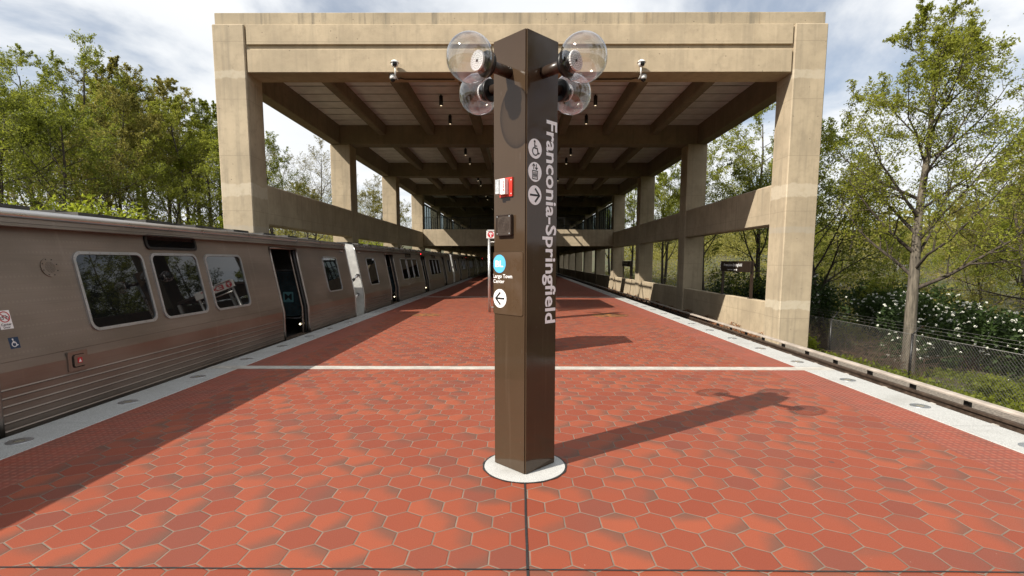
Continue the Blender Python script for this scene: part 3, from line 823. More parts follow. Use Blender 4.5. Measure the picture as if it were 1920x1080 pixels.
    it.build('interior',[M['black'],M['greyplastic'],M['brown_dark'],M['pane']],root,O)
    for d0,d1 in DOORS:
        ws = MB(); y = d1+.14
        fw = Face((-5.74,gy(y),.30),(1,0,0),(0,0,1))
        fw.poly(ws,fw.rrect(.0,.68,.05,1.10,.16,6),.004,.008,0)
        rnd = random.Random(5)
        for q in range(520):
            u_,v_ = rnd.uniform(.04,.64),rnd.uniform(.10,1.05)
            if .22<u_<.46 and .38<v_<.62: continue
            if rnd.random() > (.25+.75*abs(v_-.5)*1.7): continue
            s_=.010; fw.poly(ws,[(u_-s_,v_-s_),(u_+s_,v_-s_),(u_+s_,v_+s_),(u_-s_,v_+s_)],.006,.001,1)
        loop=[fw.P(*p,.0) for p in fw.rrect(-.02,.70,.0,1.13,.17,5)]; ws.tube(loop+[loop[0]],.018,8,2)
        ws = ws.build('windscreen',[M['screen'],M['ink'],M['alu']],root,O)
        lg = MB(); fw.poly(lg,fw.rrect(.22,.46,.38,.62,.02,3),.007,.001,0); fw.text(lg,'M',.255,.425,.43,.58,.009,1,.015); fw.text(lg,'metro',.27,.41,.395,.415,.009,1,.02)
        lg.build('logo',[M['teal'],M['ink']],ws,O)
    return root, ft, V
def number(root, ft, V, a, txt, Yc):
    m = MB(); ft.poly(m,ft.rrect(a,a+.30,V(1.875),V(1.985),.01,2),.003,.002,0); ft.text(m,txt,a+.015,a+.285,V(1.895),V(1.965),.0045,1,.02)
    m.build('car_number',[M['black'],M['white']],root,root.location if False else (0,Yc,0))
YC = -7.29
c1, ft, V = car(YC)
GAP = .89
cars = []
for i in range(1,5):
    c = copy_tree(c1); c.location = (0,YC+i*(LEN+GAP),0); cars.append(c)
for c,l in zip(cars,('second metro car of the train, behind the gap with white struts','third metro car of the train, mostly in the shade of the station','fourth metro car of the train, deep in the dark station','last metro car of the train, farthest into the dark station')): c['label'] = l
number(c1,ft,V,22.12,'7243',YC)
number(cars[0],ft,V,.26,'7242',YC)
# decals of the nearest car
u0 = 12.165
m = MB(); ft.poly(m,[(u0-.03,V(.985)),(u0+.095,V(.985)),(u0+.095,V(1.165)),(u0-.03,V(1.165))],.003,.002,0)
ft.ring(m,u0+.0325,V(1.103),.055,.009,.005,1,30); ft.ring(m,u0+.010,V(1.093),.017,.005,.0045,2,16); ft.ring(m,u0+.056,V(1.093),.017,.005,.0045,2,16)
ft.strip(m,[(u0+.010,V(1.093)),(u0+.024,V(1.117)),(u0+.049,V(1.117)),(u0+.056,V(1.093))],.005,.0045,2)
ft.strip(m,[(u0-.004,V(1.139)),(u0+.069,V(1.067))],.008,.005,1)
ft.text(m,'Center',u0-.018,u0+.083,V(1.018),V(1.042),.0045,2,.02); ft.text(m,'Door',u0-.002,u0+.066,V(.992),V(1.013),.0045,2,.02)
m.build('sticker',[M['white'],M['redink'],M['ink']],c1,(0,YC,0))
m = MB(); a,b = u0+.018,u0+.108; zc=.845; s_=.9
ft.poly(m,[(a-.01,V(.79)),(b,V(.79)),(b,V(.90)),(a-.01,V(.90))],.003,.002,0); um=(a+b)/2-.01
ft.disc(m,um-.004,V(zc+.036),.008,.0045,1,12); ft.strip(m,[(um-.004,V(zc+.024)),(um-.002,V(zc+.002)),(um+.018,V(zc+.002)),(um+.026,V(zc-.026)),(um+.036,V(zc-.022))],.008,.0045,1)
ft.ring(m,um,V(zc-.014),.026,.007,.0045,1,22,110,350); ft.strip(m,[(um-.002,V(zc+.014)),(um+.014,V(zc+.014))],.006,.0045,1)
m.build('sticker',[M['navy'],M['white']],c1,(0,YC,0))
# red indicator above the second car's middle door
for c in cars[:3]:
    m = MB(); yy = 10.85; m.box(xz(2.0)-.005,xz(2.0)+.03,YC+yy,YC+yy+.16,1.98,2.03,0); m.box(xz(2.0)+.0301,xz(2.0)+.034,YC+yy+.01,YC+yy+.15,1.985,2.025,1)
    m.build('door_indicator',[M['black'],M['lamp_red']],c,(0,YC,0))

# ------------------------------------------------------------------ station building
YF,DY = 17.986,10.689
CLo,CLi,CRi,CRo = -10.256,-9.179,9.212,10.292
ZS,ZT = 7.967,9.504
NF = 10
CD = 1.12
FY = [YF+i*DY for i in range(NF)]
st = thing('station_building','tan concrete station canopy on square columns spanning platform and tracks','station',(0,YF,0))
O = st.location
for x0,x1 in ((CLo,CLi),(CRi,CRo)):
    MB().box(x0,x1,YF,YF+CD,-1.6,ZT).build('column',M['conc_col'],st,O,bevel=.03)
    base = MB().box(x0,x1,FY[1],FY[1]+CD,-1.6,ZS-.002).build('column',M['conc'],st,O,bevel=.03)
    for i in range(2,NF): part_copy(base,st,(0,FY[i]-FY[1],0))
# front fascia with its groove
f = MB(); xa,xb = CLi+.004,CRi-.004
f.box(xa+.05,xb-.05,YF+.035,YF+1.03,ZS,8.705); f.box(xa+.05,xb-.05,YF+.035,YF+1.03,8.862,ZT-.004)
f.box(xa-.02,xb+.02,YF+.11,YF+1.02,ZS+.002,ZT-.006)
f.build('fascia',M['conc_pale'],st,O,bevel=.012)
MB().box(CLo+.045,CRo-.045,YF+.13,YF+.75,ZT-.004,9.915).build('parapet',M['parapet'],st,O,bevel=.015)
MB().box(CLo+.05,CRo-.05,YF+.56,FY[-1]+.6,9.22,9.48).box(0,0.01,YF+1,YF+1.01,9.3,9.31).build('roof_edge',M['conc_shaded'],st,O) if False else None
bm0 = MB().box(CLo,CRo,FY[1],FY[1]+.86,ZS,9.20).build('cross_beam',M['conc_shaded'],st,O,bevel=.03)
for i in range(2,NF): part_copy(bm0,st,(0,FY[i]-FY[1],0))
for x0,x1 in ((CLo,CLo+.56),(CRo-.56,CRo)):
    e0 = MB().box(x0,x1,FY[1]+.862,FY[2]-.002,ZS+.003,9.45).build('edge_beam',M['conc_shaded'],st,O,bevel=.02)
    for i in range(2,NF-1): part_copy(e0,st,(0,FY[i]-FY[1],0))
    MB().box(x0,x1,FY[0]+CD+.002,FY[1]-.002,ZS+.003,9.45).build('edge_beam',M['conc_shaded'],st,O,bevel=.02)
JX = [-7.37,-4.73,-2.10,2.36,4.78,7.35]
jb = None
for x in JX:
    MB().box(x-.20,x+.20,FY[0]+1.035,FY[1]-.002,8.42,9.2).build('joist',M['conc_shaded'],st,O,bevel=.05)
    j0 = MB().box(x-.20,x+.20,FY[1]+.862,FY[2]-.002,8.42,9.2).build('joist',M['conc_shaded'],st,O,bevel=.05)
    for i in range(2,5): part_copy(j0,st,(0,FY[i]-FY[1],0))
def ceiling(i,open_):
    y0 = FY[i]+(1.04 if i==0 else .87); y1 = FY[i+1]-.003
    ed = [CLo+.565]+[v for x in JX for v in (x-.205,x+.205)]+[CRo-.565]
    for a,b in zip(ed[0::2],ed[1::2]):
        for a_,b_ in (((a,-.66),(1.59,b)) if open_ and a < 0 < b else ((a,b),)):
            cp = MB(); cp.box(a_,b_,y0,y1,9.04,9.07,1); q = y1
            while q > y0+.05:
                cp.box(a_,b_,max(y0,q-.950),q-.002,8.96,8.972); q -= 1.045
            cp.build('ceiling_panel',[M['ceiling'],M['groove']],st,O)
    rs = MB()
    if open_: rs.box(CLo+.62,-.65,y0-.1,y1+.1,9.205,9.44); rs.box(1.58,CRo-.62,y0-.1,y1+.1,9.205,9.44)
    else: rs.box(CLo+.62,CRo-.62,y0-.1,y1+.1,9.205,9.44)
    rs.build('roof_slab',M['conc_shaded'],st,O)
    if open_:
        sk = MB()
        for q in range(1,3):
            yy = y0+(y1-y0)*q/3; sk.box(-.65,1.58,yy-.05,yy+.05,9.35,9.46)
        sk.box(.42,.50,y0,y1,9.352,9.458)
        sk.tube([(-.65,y0+1.4,9.40),(1.58,y0+4.4,9.40)],.06,8)
        sk.build('skylight_frame',M['black'],st,O)
for i in range(NF-1): ceiling(i, i in (1,2))
MB().box(CLo+.62,CRo-.62,YF+.76,YF+1.03,9.21,9.44).build('roof_slab',M['conc_shaded'],st,O)
# mid rails and low walls
for x0,x1 in ((CLi-.55,CLi-.012),(CRi+.012,CRi+.55)):
    MB().box(x0,x1,FY[0]+CD,FY[1],2.95,4.42).build('rail_beam',M['conc'],st,O,bevel=.05)
    r0 = MB().box(x0,x1,FY[1]+CD,FY[2],2.95,4.42).build('rail_beam',M['conc'],st,O,bevel=.05)
    for i in range(2,NF-1): part_copy(r0,st,(0,FY[i]-FY[1],0))
for x0,x1 in ((CLi-.42,CLi-.12),(CRi+.09,CRi+.39)):
    MB().box(x0,x1,FY[0]+CD,FY[1],-1.6,.14).build('low_wall',M['conc_pale'],st,O,bevel=.015)
    r0 = MB().box(x0,x1,FY[1]+CD,FY[2],-1.6,.14).build('low_wall',M['conc_pale'],st,O,bevel=.015)
    for i in range(2,NF-1): part_copy(r0,st,(0,FY[i]-FY[1],0))
# mezzanine
MB().box(CLi+.004,CRi-.004,FY[3]+.03,FY[3]+.8,3.09,4.675).build('mezzanine_beam',M['conc'],st,O,bevel=.02)
MB().box(CLi+.004,CRi-.004,FY[3]+.8,FY[-1]+.6,4.2,4.66).build('mezzanine_floor',M['conc_shaded'],st,O)
for i in range(4,NF): MB().box(CLi+.004,CRi-.004,FY[i],FY[i]+.5,3.4,4.2).build('mezzanine_beam',M['conc_shaded'],st,O)
rl = MB()
for i in range(150):
    x = CLi+.1+i*.1225; rl.box(x-.011,x+.011,FY[3]+.2,FY[3]+.222,4.675,5.78)
rl.box(CLi,CRi,FY[3]+.18,FY[3]+.24,5.78,5.83); rl.box(CLi,CRi,FY[3]+.19,FY[3]+.23,4.78,4.81)
for i in range(9):
    x = CLi+.06+i*2.27; rl.box(x-.03,x+.03,FY[3]+.17,FY[3]+.25,4.675,5.78)
rl.build('railing',M['black'],st,O)
for x,s in ((CLi-.3,1),(CRi+.3,-1)):
    for i in range(3,NF-1):
        sc_ = MB()
        for q in range(8):
            y = FY[i]+CD+.05+q*(DY-CD-.1)/7; sc_.box(x-.05,x+.05,y-.035,y+.035,4.42,7.25)
        sc_.box(x-.06,x+.06,FY[i]+CD,FY[i+1],7.25,7.40); sc_.box(x-.055,x+.055,FY[i]+CD,FY[i+1],4.42,4.52)
        w_ = sc_.build('window_screen',M['black'],st,O)
        MB().box(x-.01,x+.01,FY[i]+CD+.02,FY[i+1]-.02,4.53,7.24).build('pane',M['pane'],w_,O)
MB().box(CLo,CRo,FY[-1]+.85,FY[-1]+1.1,-1.6,9.4).build('back_wall',M['conc_shaded'],st,O)

# downlights
dlm = []
def downlight(x,y,lab):
    t = thing('downlight',lab,'light',(x,y,8.5),'black cylinder downlights under the ceiling')
    return t
spots = []
for i in range(5):
    for off in (5.6,8.65):
        for x in (-3.42,3.42): spots.append((x,FY[i]+off,i,off))
ordn = ['first','second','third','fourth','fifth']
dl0 = None
for x,y,i,off in spots:
    lab = f"black cylinder downlight in the {ordn[i]} ceiling bay, {'left' if x<0 else 'right'} of the pylon, {'nearer' if off == 5.6 else 'farther'} one"
    if dl0 is None:
        dl0 = downlight(x,y,lab)
        MB().cyl((x,y,8.50),(x,y,8.90),.085,20).cyl((x,y,8.90),(x,y,8.959),.035,10).build('can',M['black'],dl0,dl0.location)
        MB().cyl((x,y,8.494),(x,y,8.499),.045,16).build('lamp',M['lamp_warm'],dl0,dl0.location)
    else:
        c = copy_tree(dl0); c.location = (x,y,8.5); c['label'] = lab

# cctv cameras on the fascia
def cctv(x,lab,s):
    yb = YF-.16
    t = thing('security_camera',lab,'camera',(x,yb,8.0),'security cameras under the front fascia')
    o = t.location
    MB().sphere((x,yb,8.20),.125,20,8,0,0,.5,(1,1,.75)).tube([(x,yb,8.195),(x,yb,8.215)],[.15,.13],20).build('hood',M['white_paint'],t,o)
    MB().sphere((x,yb,8.17),.118,20,10,0,.5,1.,(1,1,1.)).tube([(x,yb,8.17),(x,yb,8.194)],.118,20,0).build('housing',M['white_paint'],t,o)
    MB().sphere((x+.01,yb-.05,8.15),.085,16,12).build('lens_dome',M['glass'],t,o)
    MB().cyl((x+.012*s,yb,8.06),(x+.012*s,yb,7.80),.024,12).tube([(x+.012*s,yb,7.80),(x,YF+.06,7.79),(x,YF+.25,7.80)],.020,10).build('stem',M['white_paint'],t,o)
    dx = -.16*s
    MB().tube([(x,YF+.2,7.80),(x+dx,YF+.2,7.80)],.02,8).tube([(x,YF+.2,7.82),(x+.06*s,YF+.4,7.90),(x+.16*s,YF+.60,7.93),(x+1.9*s,YF+.62,7.93)],.022,8).build('conduit',M['brown_dark'],t,o)
    MB().tube([(x+dx,YF+.2,7.93),(x+dx,YF+.2,7.84),(x+dx,YF+.2,7.79)],[.10,.11,.10],18).build('dome_base',M['white_paint'],t,o)
    MB().sphere((x+dx,YF+.2,7.79),.085,16,8,0,.5,1.,(1,1,1.)).build('dome_lens',M['glass'],t,o)
cctv(-4.11,'white dome security camera on a stem, left of the pylon under the fascia',1)
cctv(4.09,'white dome security camera on a stem, right of the pylon under the fascia',-1)

# name signs beyond the low wall
def name_sign(y0,lab,x=9.46):
    t = thing('station_sign',lab,'sign',(x,y0,.14),'brown station name signs on the low wall')
    o = t.location; L_ = 3.0
    for yy in (y0+.02,y0+L_-.06): MB().box(x-.05,x+.05,yy-.04,yy+.04,.142,1.66).box(x-.09,x+.09,yy-.12,yy+.12,.141,.16).build('post',M['brown_dark'],t,o)
    MB().box(x-.115,x-.052,y0-.06,y0+L_+.02,1.20,1.655).build('panel',M['sign_brown'],t,o,bevel=.006)
    f = Face((x-.115,y0+L_+.02,1.20),(0,-1,0),(0,0,1)); m = MB()
    f.text(m,'Franconia-Springfield',.45,2.30,.20,.36,.003,0,.012); f.text(m,'\u2039 Largo Town Center',.78,1.72,.05,.12,.003,0,.01); f.disc(m,1.80,.088,.042,.003,0,20)
    m.build('lettering',M['white'],t,o)
    f2 = Face((x-.115,y0+L_+.021,1.20),(1,0,0),(0,0,1)); m = MB()
    fe = Face((x-.117,y0+L_+.02,1.20),(0,-1,0),(0,0,1))
    for k,(a,b) in enumerate(((.03,.13),(.16,.30),(.33,.44))): fe.poly(m,fe.rrect(.015,.085,a,b,.02,3),.003,.001)
    m.build('end_mark',M['letter'],t,o)
name_sign(20.8,'brown station name sign on two posts in the nearest right hand bay')
name_sign(43.2,'brown station name sign on posts in a farther right hand bay')

# ------------------------------------------------------------------ track side
t3 = thing('third_rail','third rail under a pale cover board beside the right hand track','third rail',(8.0,0,-1.3))
o = t3.location
cb = MB(); cb.add([(x,y,z) for y in (-2.,118.) for x,z in ((7.945,-.800),(7.945,-.775),(7.975,-.752),(8.085,-.752),(8.12,-.775),(8.12,-.800))],[(0,6,7,1),(1,7,8,2),(2,8,9,3),(3,9,10,4),(4,10,11,5),(5,11,6,0),(0,1,2,3,4,5),(11,10,9,8,7,6)])
cb.build('cover_board',M['fibre'],t3,o)
rr = MB(); rr.box(7.93,8.03,-2,118,-.955,-.918); rr.box(7.965,7.995,-2,118,-1.03,-.955); rr.box(7.92,8.04,-2,118,-1.06,-1.03)
rr.box(7.80,7.83,-2,118,-1.10,-1.02)
rr.build('conductor_rail',M['iron'],t3,o)
for i in range(46):
    y = 1.25+i*1.28
    MB().box(8.03,8.08,y,y+.12,-1.28,-.801).build('bracket',M['black'],t3,o)
    MB().box(7.905,8.05,y+.55,y+.66,-1.25,-1.06).box(7.86,7.90,y+.55,y+.66,-1.12,-1.02).build('insulator',M['insul'],t3,o)
tr = thing('track','pair of steel running rails on ballast beside the right platform edge','track',(6.4,0,-1.3))
for x in (5.65,7.12): MB().box(x-.035,x+.035,-4,118,-1.06,-1.0).box(x-.01,x+.01,-4,118,-1.15,-1.06).box(x-.07,x+.07,-4,118,-1.17,-1.15).build('rail',M['iron'],tr,tr.location)
MB().box(4.9,9.5,-4,118,-1.6,-1.27).build('track_bed',M['ballast'],kind='structure')
MB().box(-9.3,-4.8,-6,118,-1.6,-1.27).build('track_bed',M['ballast'],kind='structure')
# fallen leaves at the foot of the low wall
rnd = random.Random(3); dl = MB()
def leafquad(mb,p,n,s,rn,asp=.6,mi=0):
    n = Vector(n).normalized(); a = n.orthogonal().normalized(); b = n.cross(a); t = rn.uniform(0,6.28)
    u = (a*math.cos(t)+b*math.sin(t))*s; v = (b*math.cos(t)-a*math.sin(t))*s*asp
    p = Vector(p); mb.add([p-u,p-v*.9+u*.1,p+u,p+v*.9+u*.1],[(0,1,2,3)],mi)
for i in range(9000):
    y = rnd.uniform(19.1,60); d = abs(rnd.gauss(0,.26)); x = CRi+.06-d*1.3
    if (y-YF)%DY < CD: x -= .1
    z = -1.26+max(0,.34-d*.8)*(.6+.4*math.sin(y*2.1))*rnd.uniform(.3,1)
    leafquad(dl,(x,y,z),(rnd.gauss(0,.6),rnd.gauss(0,.6),1),rnd.uniform(.03,.06),rnd)
o_ = dl.build('fallen_leaves',M['deadleaf'],kind='stuff'); o_['label'] = 'brown fallen leaves piled along the foot of the low wall'; o_['category'] = 'leaves'

# ------------------------------------------------------------------ ground
def gz(x,y):
    s = lambda a,b,t: max(0.,min(1.,(t-a)/(b-a)))**2*(3-2*max(0.,min(1.,(t-a)/(b-a))))
    if x > 0:
        z = -1.62-.75*s(10.2,13.5,x)
        z += 3.0*s(15,30,x)*s(24,44,y)+2.2*s(24,60,x)+6*s(50,140,x)
        z += 1.0*s(28,84,y)*s(11,16,x)
    else:
        z = -1.62+1.3*s(10.5,15,-x)+2.0*s(20,45,-x)+8*s(45,140,-x)
    z += 10*s(150,320,y)
    z += .18*math.sin(x*.9+y*.5)*s(11,16,abs(x))+.1*math.sin(y*1.7-x*.6)*s(11,16,abs(x))
    return z
def axis(lim, fine):
    out=[]; v=0
    while v<lim:
        out.append(v); v += fine*(1+v/25)
    return out+[lim]
ax_ = axis(900,.9); xs = [-v for v in ax_[:0:-1]]+ax_
ay = axis(1200,1.0); ys = [-v for v in axis(400,3)[:0:-1]]+ay
g = MB(); nx=len(xs)
g.add([(x,y,gz(x,y)) for y in ys for x in xs],[(j*nx+i,j*nx+i+1,(j+1)*nx+i+1,(j+1)*nx+i) for j in range(len(ys)-1) for i in range(nx-1)],0,True)
g.build('ground',M['ground'],kind='structure')
rd = MB(); pts=[(15.5,6),(19,13),(22.5,21),(27,31),(34,45)]
vs=[]
for i,(x,y) in enumerate(pts):
    d = Vector((pts[min(i+1,4)][0]-pts[max(i-1,0)][0],pts[min(i+1,4)][1]-pts[max(i-1,0)][1])).normalized()
    for s_ in (-1.3,-.4,.4,1.3):
        q=(x-d.y*s_,y+d.x*s_); vs.append((q[0],q[1],gz(*q)+.07))
rd.add(vs,[(i*4+j,i*4+j+1,(i+1)*4+j+1,(i+1)*4+j) for i in range(4) for j in range(3)]); rd.build('path',M['asphalt'],kind='structure')

# ------------------------------------------------------------------ fence
fn = thing('chain_link_fence','black chain link fence with angled barbed wire arms along the right bank','fence',(11.5,0,-2))
o = fn.location; FX = 11.5; zt = -.46; zb = -2.0
for i in range(-1,8):
    y = 10.96+3.88*i
    MB().cyl((FX,y,zb-.2),(FX,y,zt),.034,12).tube([(FX,y,zt),(FX,y,zt+.02)],[.045,.045],12).tube([(FX,y,zt),(FX+.10,y,zt+.10),(FX+.22,y,zt+.26)],.016,8).build('post',M['black'],fn,o)
wm = MB(); hgt = zt-zb-.02; pit = .095
def wire(p,q,r=.0044): wm.tube([p,q],r,3,0,False,False)
n = int(33/pit)
for i in range(n):
    y = 6.6+i*pit
    wire((FX-.01,y,zb),(FX-.01,y+hgt,zt)); wire((FX+.01,y+hgt,zb),(FX+.01,y,zt))
wm.tube([(FX,6.6,zt),(FX,40,zt)],.008,6); 
for q in (.1,.18,.26): wm.tube([(FX+.22*q/.26,6.6,zt+q),(FX+.22*q/.26,38,zt+q)],.0028,4)
wm.build('netting',M['netting'],fn,o)

# ------------------------------------------------------------------ vegetation
class Tree:
    def __init__(s, seed, height, r, levels=3, nb=(16,7,5), first=.25, spread=.5, up=.35, ang=(35,70), leafn=14, leaf=.12, leafsp=.35, lean=(0,0), nseg=7, droop=0, lenk=(.46,.5,.5), taper=1.0):
        s.r = random.Random(seed); s.two = seed == 11; s.wood = MB(); s.leaves = MB(); s.p = dict(levels=levels,nb=nb,first=first,spread=spread,up=up,ang=ang,leafn=leafn,leaf=leaf,leafsp=leafsp,droop=droop,lenk=lenk)
        s.H = height
        s.grow(Vector((0,0,-.25)),Vector((lean[0],lean[1],1)).normalized(),height*.96,r,0,nseg)
    def grow(s,p,d,L,r,lv,nseg):
        P = s.p; rn = s.r
        pts=[p]; rs=[r]; dirs=[d]; wander=(.025 if s.two else .06,.12 if s.two else .16,.22,.25)[lv]
        for i in range(nseg):
            d = (d+Vector((rn.gauss(0,wander),rn.gauss(0,wander),rn.gauss(0,wander)))+Vector((0,0,1))*(P['up']*(.12 if lv else .25)-P['droop']*(lv>=2))).normalized()
            p = p+d*L/nseg; pts.append(p); dirs.append(d)
            rs.append(max(.006,r*(1-.86*((i+1)/nseg)**.9)))
        s.wood.tube(pts,rs,(8,5,4,3)[lv],1 if lv and s.two else 0,False)
        if lv < P['levels']:
            nb = P['nb'][lv]
            for k in range(nb):
                t = (P['first'] if lv==0 else .18)+(1-(P['first'] if lv==0 else .18))*(k+rn.random())/nb
                t = min(.985,t); f = t*nseg; i=int(f); f-=i
                q = pts[i].lerp(pts[i+1],f); dd = dirs[i+1]
                a = R(rn.uniform(*P['ang'])); az = rn.uniform(0,6.283) if lv else (k*2.4+rn.uniform(-.5,.5))
                o1 = dd.orthogonal().normalized(); o2 = dd.cross(o1)
                nd = (dd*math.cos(a)+(o1*math.cos(az)+o2*math.sin(az))*math.sin(a)).normalized()
                if lv == 0:
                    ln = L*P['lenk'][0]*(1.12-.78*((t-P['first'])/(1-P['first']))**1.2)*rn.uniform(.75,1.15)*P['spread']*2
                else: ln = L*P['lenk'][lv]*(1.1-.5*t)*rn.uniform(.7,1.2)
                rr = max(.006,rs[i]*rn.uniform(.42,.6)*(1 if lv else .85))
                s.grow(q,nd,ln,rr,lv+1,(0,5,4,3)[lv+1])
        if lv >= P['levels']-1:
            for k in range(P['leafn'] if lv==P['levels'] else P['leafn']//2):
                t = rn.uniform(.15,1.08); f=min(t,.999)*nseg; i=int(f); f-=i
                q = pts[i].lerp(pts[i+1],f)+Vector((rn.gauss(0,1),rn.gauss(0,1),rn.gauss(0,.8)))*P['leafsp']*L*.33
                leafquad(s.leaves,q,(rn.gauss(0,1),rn.gauss(0,1),rn.gauss(.5,1)),P['leaf']*rn.uniform(.6,1.25),rn,.5)
    def make(s,name,label,loc,bark,leaf,group=None,cat='tree',rz=0,sc_=1):
        root = thing(name,label,cat,loc,group); root.rotation_euler.z = rz; root.scale=(sc_,)*3
        s.wood.build('trunk',bark,root); s.leaves.build('crown',leaf,root)
        return root
def place(root,label,x,y,sc_=1,rz=0,group=None,leaf=None,sink=0):
    c = root.copy(); COL.objects.link(c); c.location=(x,y,gz(x,y)-sink); c.rotation_euler.z=rz; c.scale=(sc_,)*3
    c['label']=label
    if group: c['group']=group
    for ch in kids(root):
        d = ch.copy(); COL.objects.link(d); d.parent=c
        if leaf and ch.name.startswith('crown'):
            d.material_slots[0].link='OBJECT'; d.material_slots[0].material=leaf
    return c
WG='trees of the wood behind the train'; RG='trees on the right bank'
# prototypes (first placement each)
hero = Tree(11,12.2,.225,3,(26,11,7),.27,.40,.75,(34,66),22,.046,.6,(.02,0),9,lenk=(.46,.44,.46))
def left_reach(t):
    v = sorted(x*math.cos(t)-y*math.sin(t) for x,y,z in hero.leaves.v[::37] if z > 2)
    return v[len(v)//200]
best = max((left_reach(.2618*k),.2618*k) for k in range(24))[1]
hero.make('young_elm_tree','tall young elm with sparse fresh leaves and pale trunk behind the chain link fence',(13.1,17.0,gz(13.1,17.0)),[M['bark_pale'],M['bark']],M['leaf_fresh'],RG,rz=best,sc_=.97)
TA = Tree(21,16.,.24,3,(17,8,6),.30,.50,.6,(30,62),24,.075,.55,lenk=(.42,.5,.5))
TB = Tree(22,14.,.19,3,(16,8,6),.34,.40,.7,(26,56),23,.075,.55,lenk=(.38,.5,.5))
TC = Tree(23,10.,.18,3,(15,8,6),.22,.60,.3,(38,75),24,.07,.6,(.12,.03),lenk=(.46,.5,.5))
TD = Tree(24,14.,.18,3,(16,8,7),.30,.46,.7,(25,58),6,.06,.5,lenk=(.42,.52,.5))
KY = 1.4
def px(xp,Y): return (xp-966)/960*Y*KY
def pt(xp,Y): return px(xp,Y), Y*KY
A = TA.make('woodland_tree','tallest left hand tree with a leaning crown rising above the metro train',(*pt(165,23),gz(*pt(165,23))),M['bark'],M['leaf_fresh'],WG,sc_=.88)
B = TB.make('slender_woodland_tree','slender olive green tree right of the tallest tree behind the train',(*pt(262,25),gz(*pt(262,25))),M['bark'],M['leaf_olive'],WG,sc_=1.03)
C_ = TC.make('spreading_tree','low dark tree with a twisted trunk behind the train, left of the tallest tree',(*pt(100,19),gz(*pt(100,19))),M['bark'],M['leaf_mid'],WG,sc_=.95)
D_ = TD.make('bare_budding_tree','nearly bare budding tree seen between the first two left columns',(*pt(585,41),gz(*pt(585,41))),M['bark'],M['leaf_bare'],WG,sc_=1.0)
place(C_,'dense green tree at the far left edge of the picture behind the train',*pt(-20,17),1.02,2.2,WG,M['leaf_fresh'])
place(A,'tall green tree beyond the left edge of the wood behind the train',*pt(-130,24),.8,1.2,WG)
for lab,xp,Y,k,s_,rz,lf in (
  ('olive tree in the middle of the wood with a rounded top',318,27,B,1.03,1.9,M['leaf_olive']),
  ('green tree just left of the front left column of the station',378,28,B,1.00,3.1,M['leaf_mid']),
  ('darker green tree touching the front left station column',412,32,A,.86,4.4,M['leaf_mid']),
  ('thin tree behind the gap between the two tallest left trees',212,30,B,1.08,5.0,M['leaf_fresh']),
  ('tree at the back of the wood left of the tallest tree',75,32,A,.86,.4,M['leaf_olive']),
  ('small tree low in the wood below the olive treetops',300,22,C_,.70,1.0,M['leaf_mid']),
  ('small tree low in the wood below the tallest tree',205,21,C_,.72,3.6,M['leaf_olive']),
  ('tree deep in the wood behind the olive trees',345,38,A,.95,2.0,M['leaf_mid']),
  ('tree deep in the wood behind the tallest tree',150,38,B,1.1,2.6,M['leaf_mid']),
  ('tree deep in the wood at its left side',15,36,A,.85,5.2,M['leaf_mid']),
  ('leafy tree seen just right of the front left column',515,34,A,.80,2.2,M['leaf_mid']),
  ('leaning tree rising between the tallest tree and the left picture edge',70,23,A,.80,3.9,M['leaf_fresh']),
  ('slim green tree standing just behind the olive treetops',285,30,A,.92,2.9,M['leaf_fresh']),
  ('slim olive tree with a split trunk in the middle of the wood',235,22,B,.85,4.2,M['leaf_olive']),
  ('fresh green tree in front of the wood near the left column',350,24,B,.86,.7,M['leaf_fresh']),
  ('green tree filling the gap beside the front left column',395,25,C_,1.02,5.6,M['leaf_fresh']),
  ('dark tree behind the twisted low tree at the left',95,27,C_,1.15,4.9,M['leaf_mid']),
  ('low tree behind the first left rail beam',560,38,C_,.95,1.4,M['leaf_olive']),
  ('low tree seen in the second opening on the left',690,52,C_,1.15,.6,M['leaf_olive']),
  ): place(k,lab,*pt(xp,Y),s_,rz,WG,lf)
for lab,xp,Y,s_,rz in (('bare budding tree left of the second left column',622,47,1.0,1.3),('bare twiggy tree seen in the second left opening',708,58,1.05,2.6),('bare twiggy tree seen in the third left opening',755,70,1.0,4.),('bare twiggy tree close behind the front left column',540,44,1.02,5.)):
    place(D_,lab,*pt(xp,Y),s_,rz,WG)
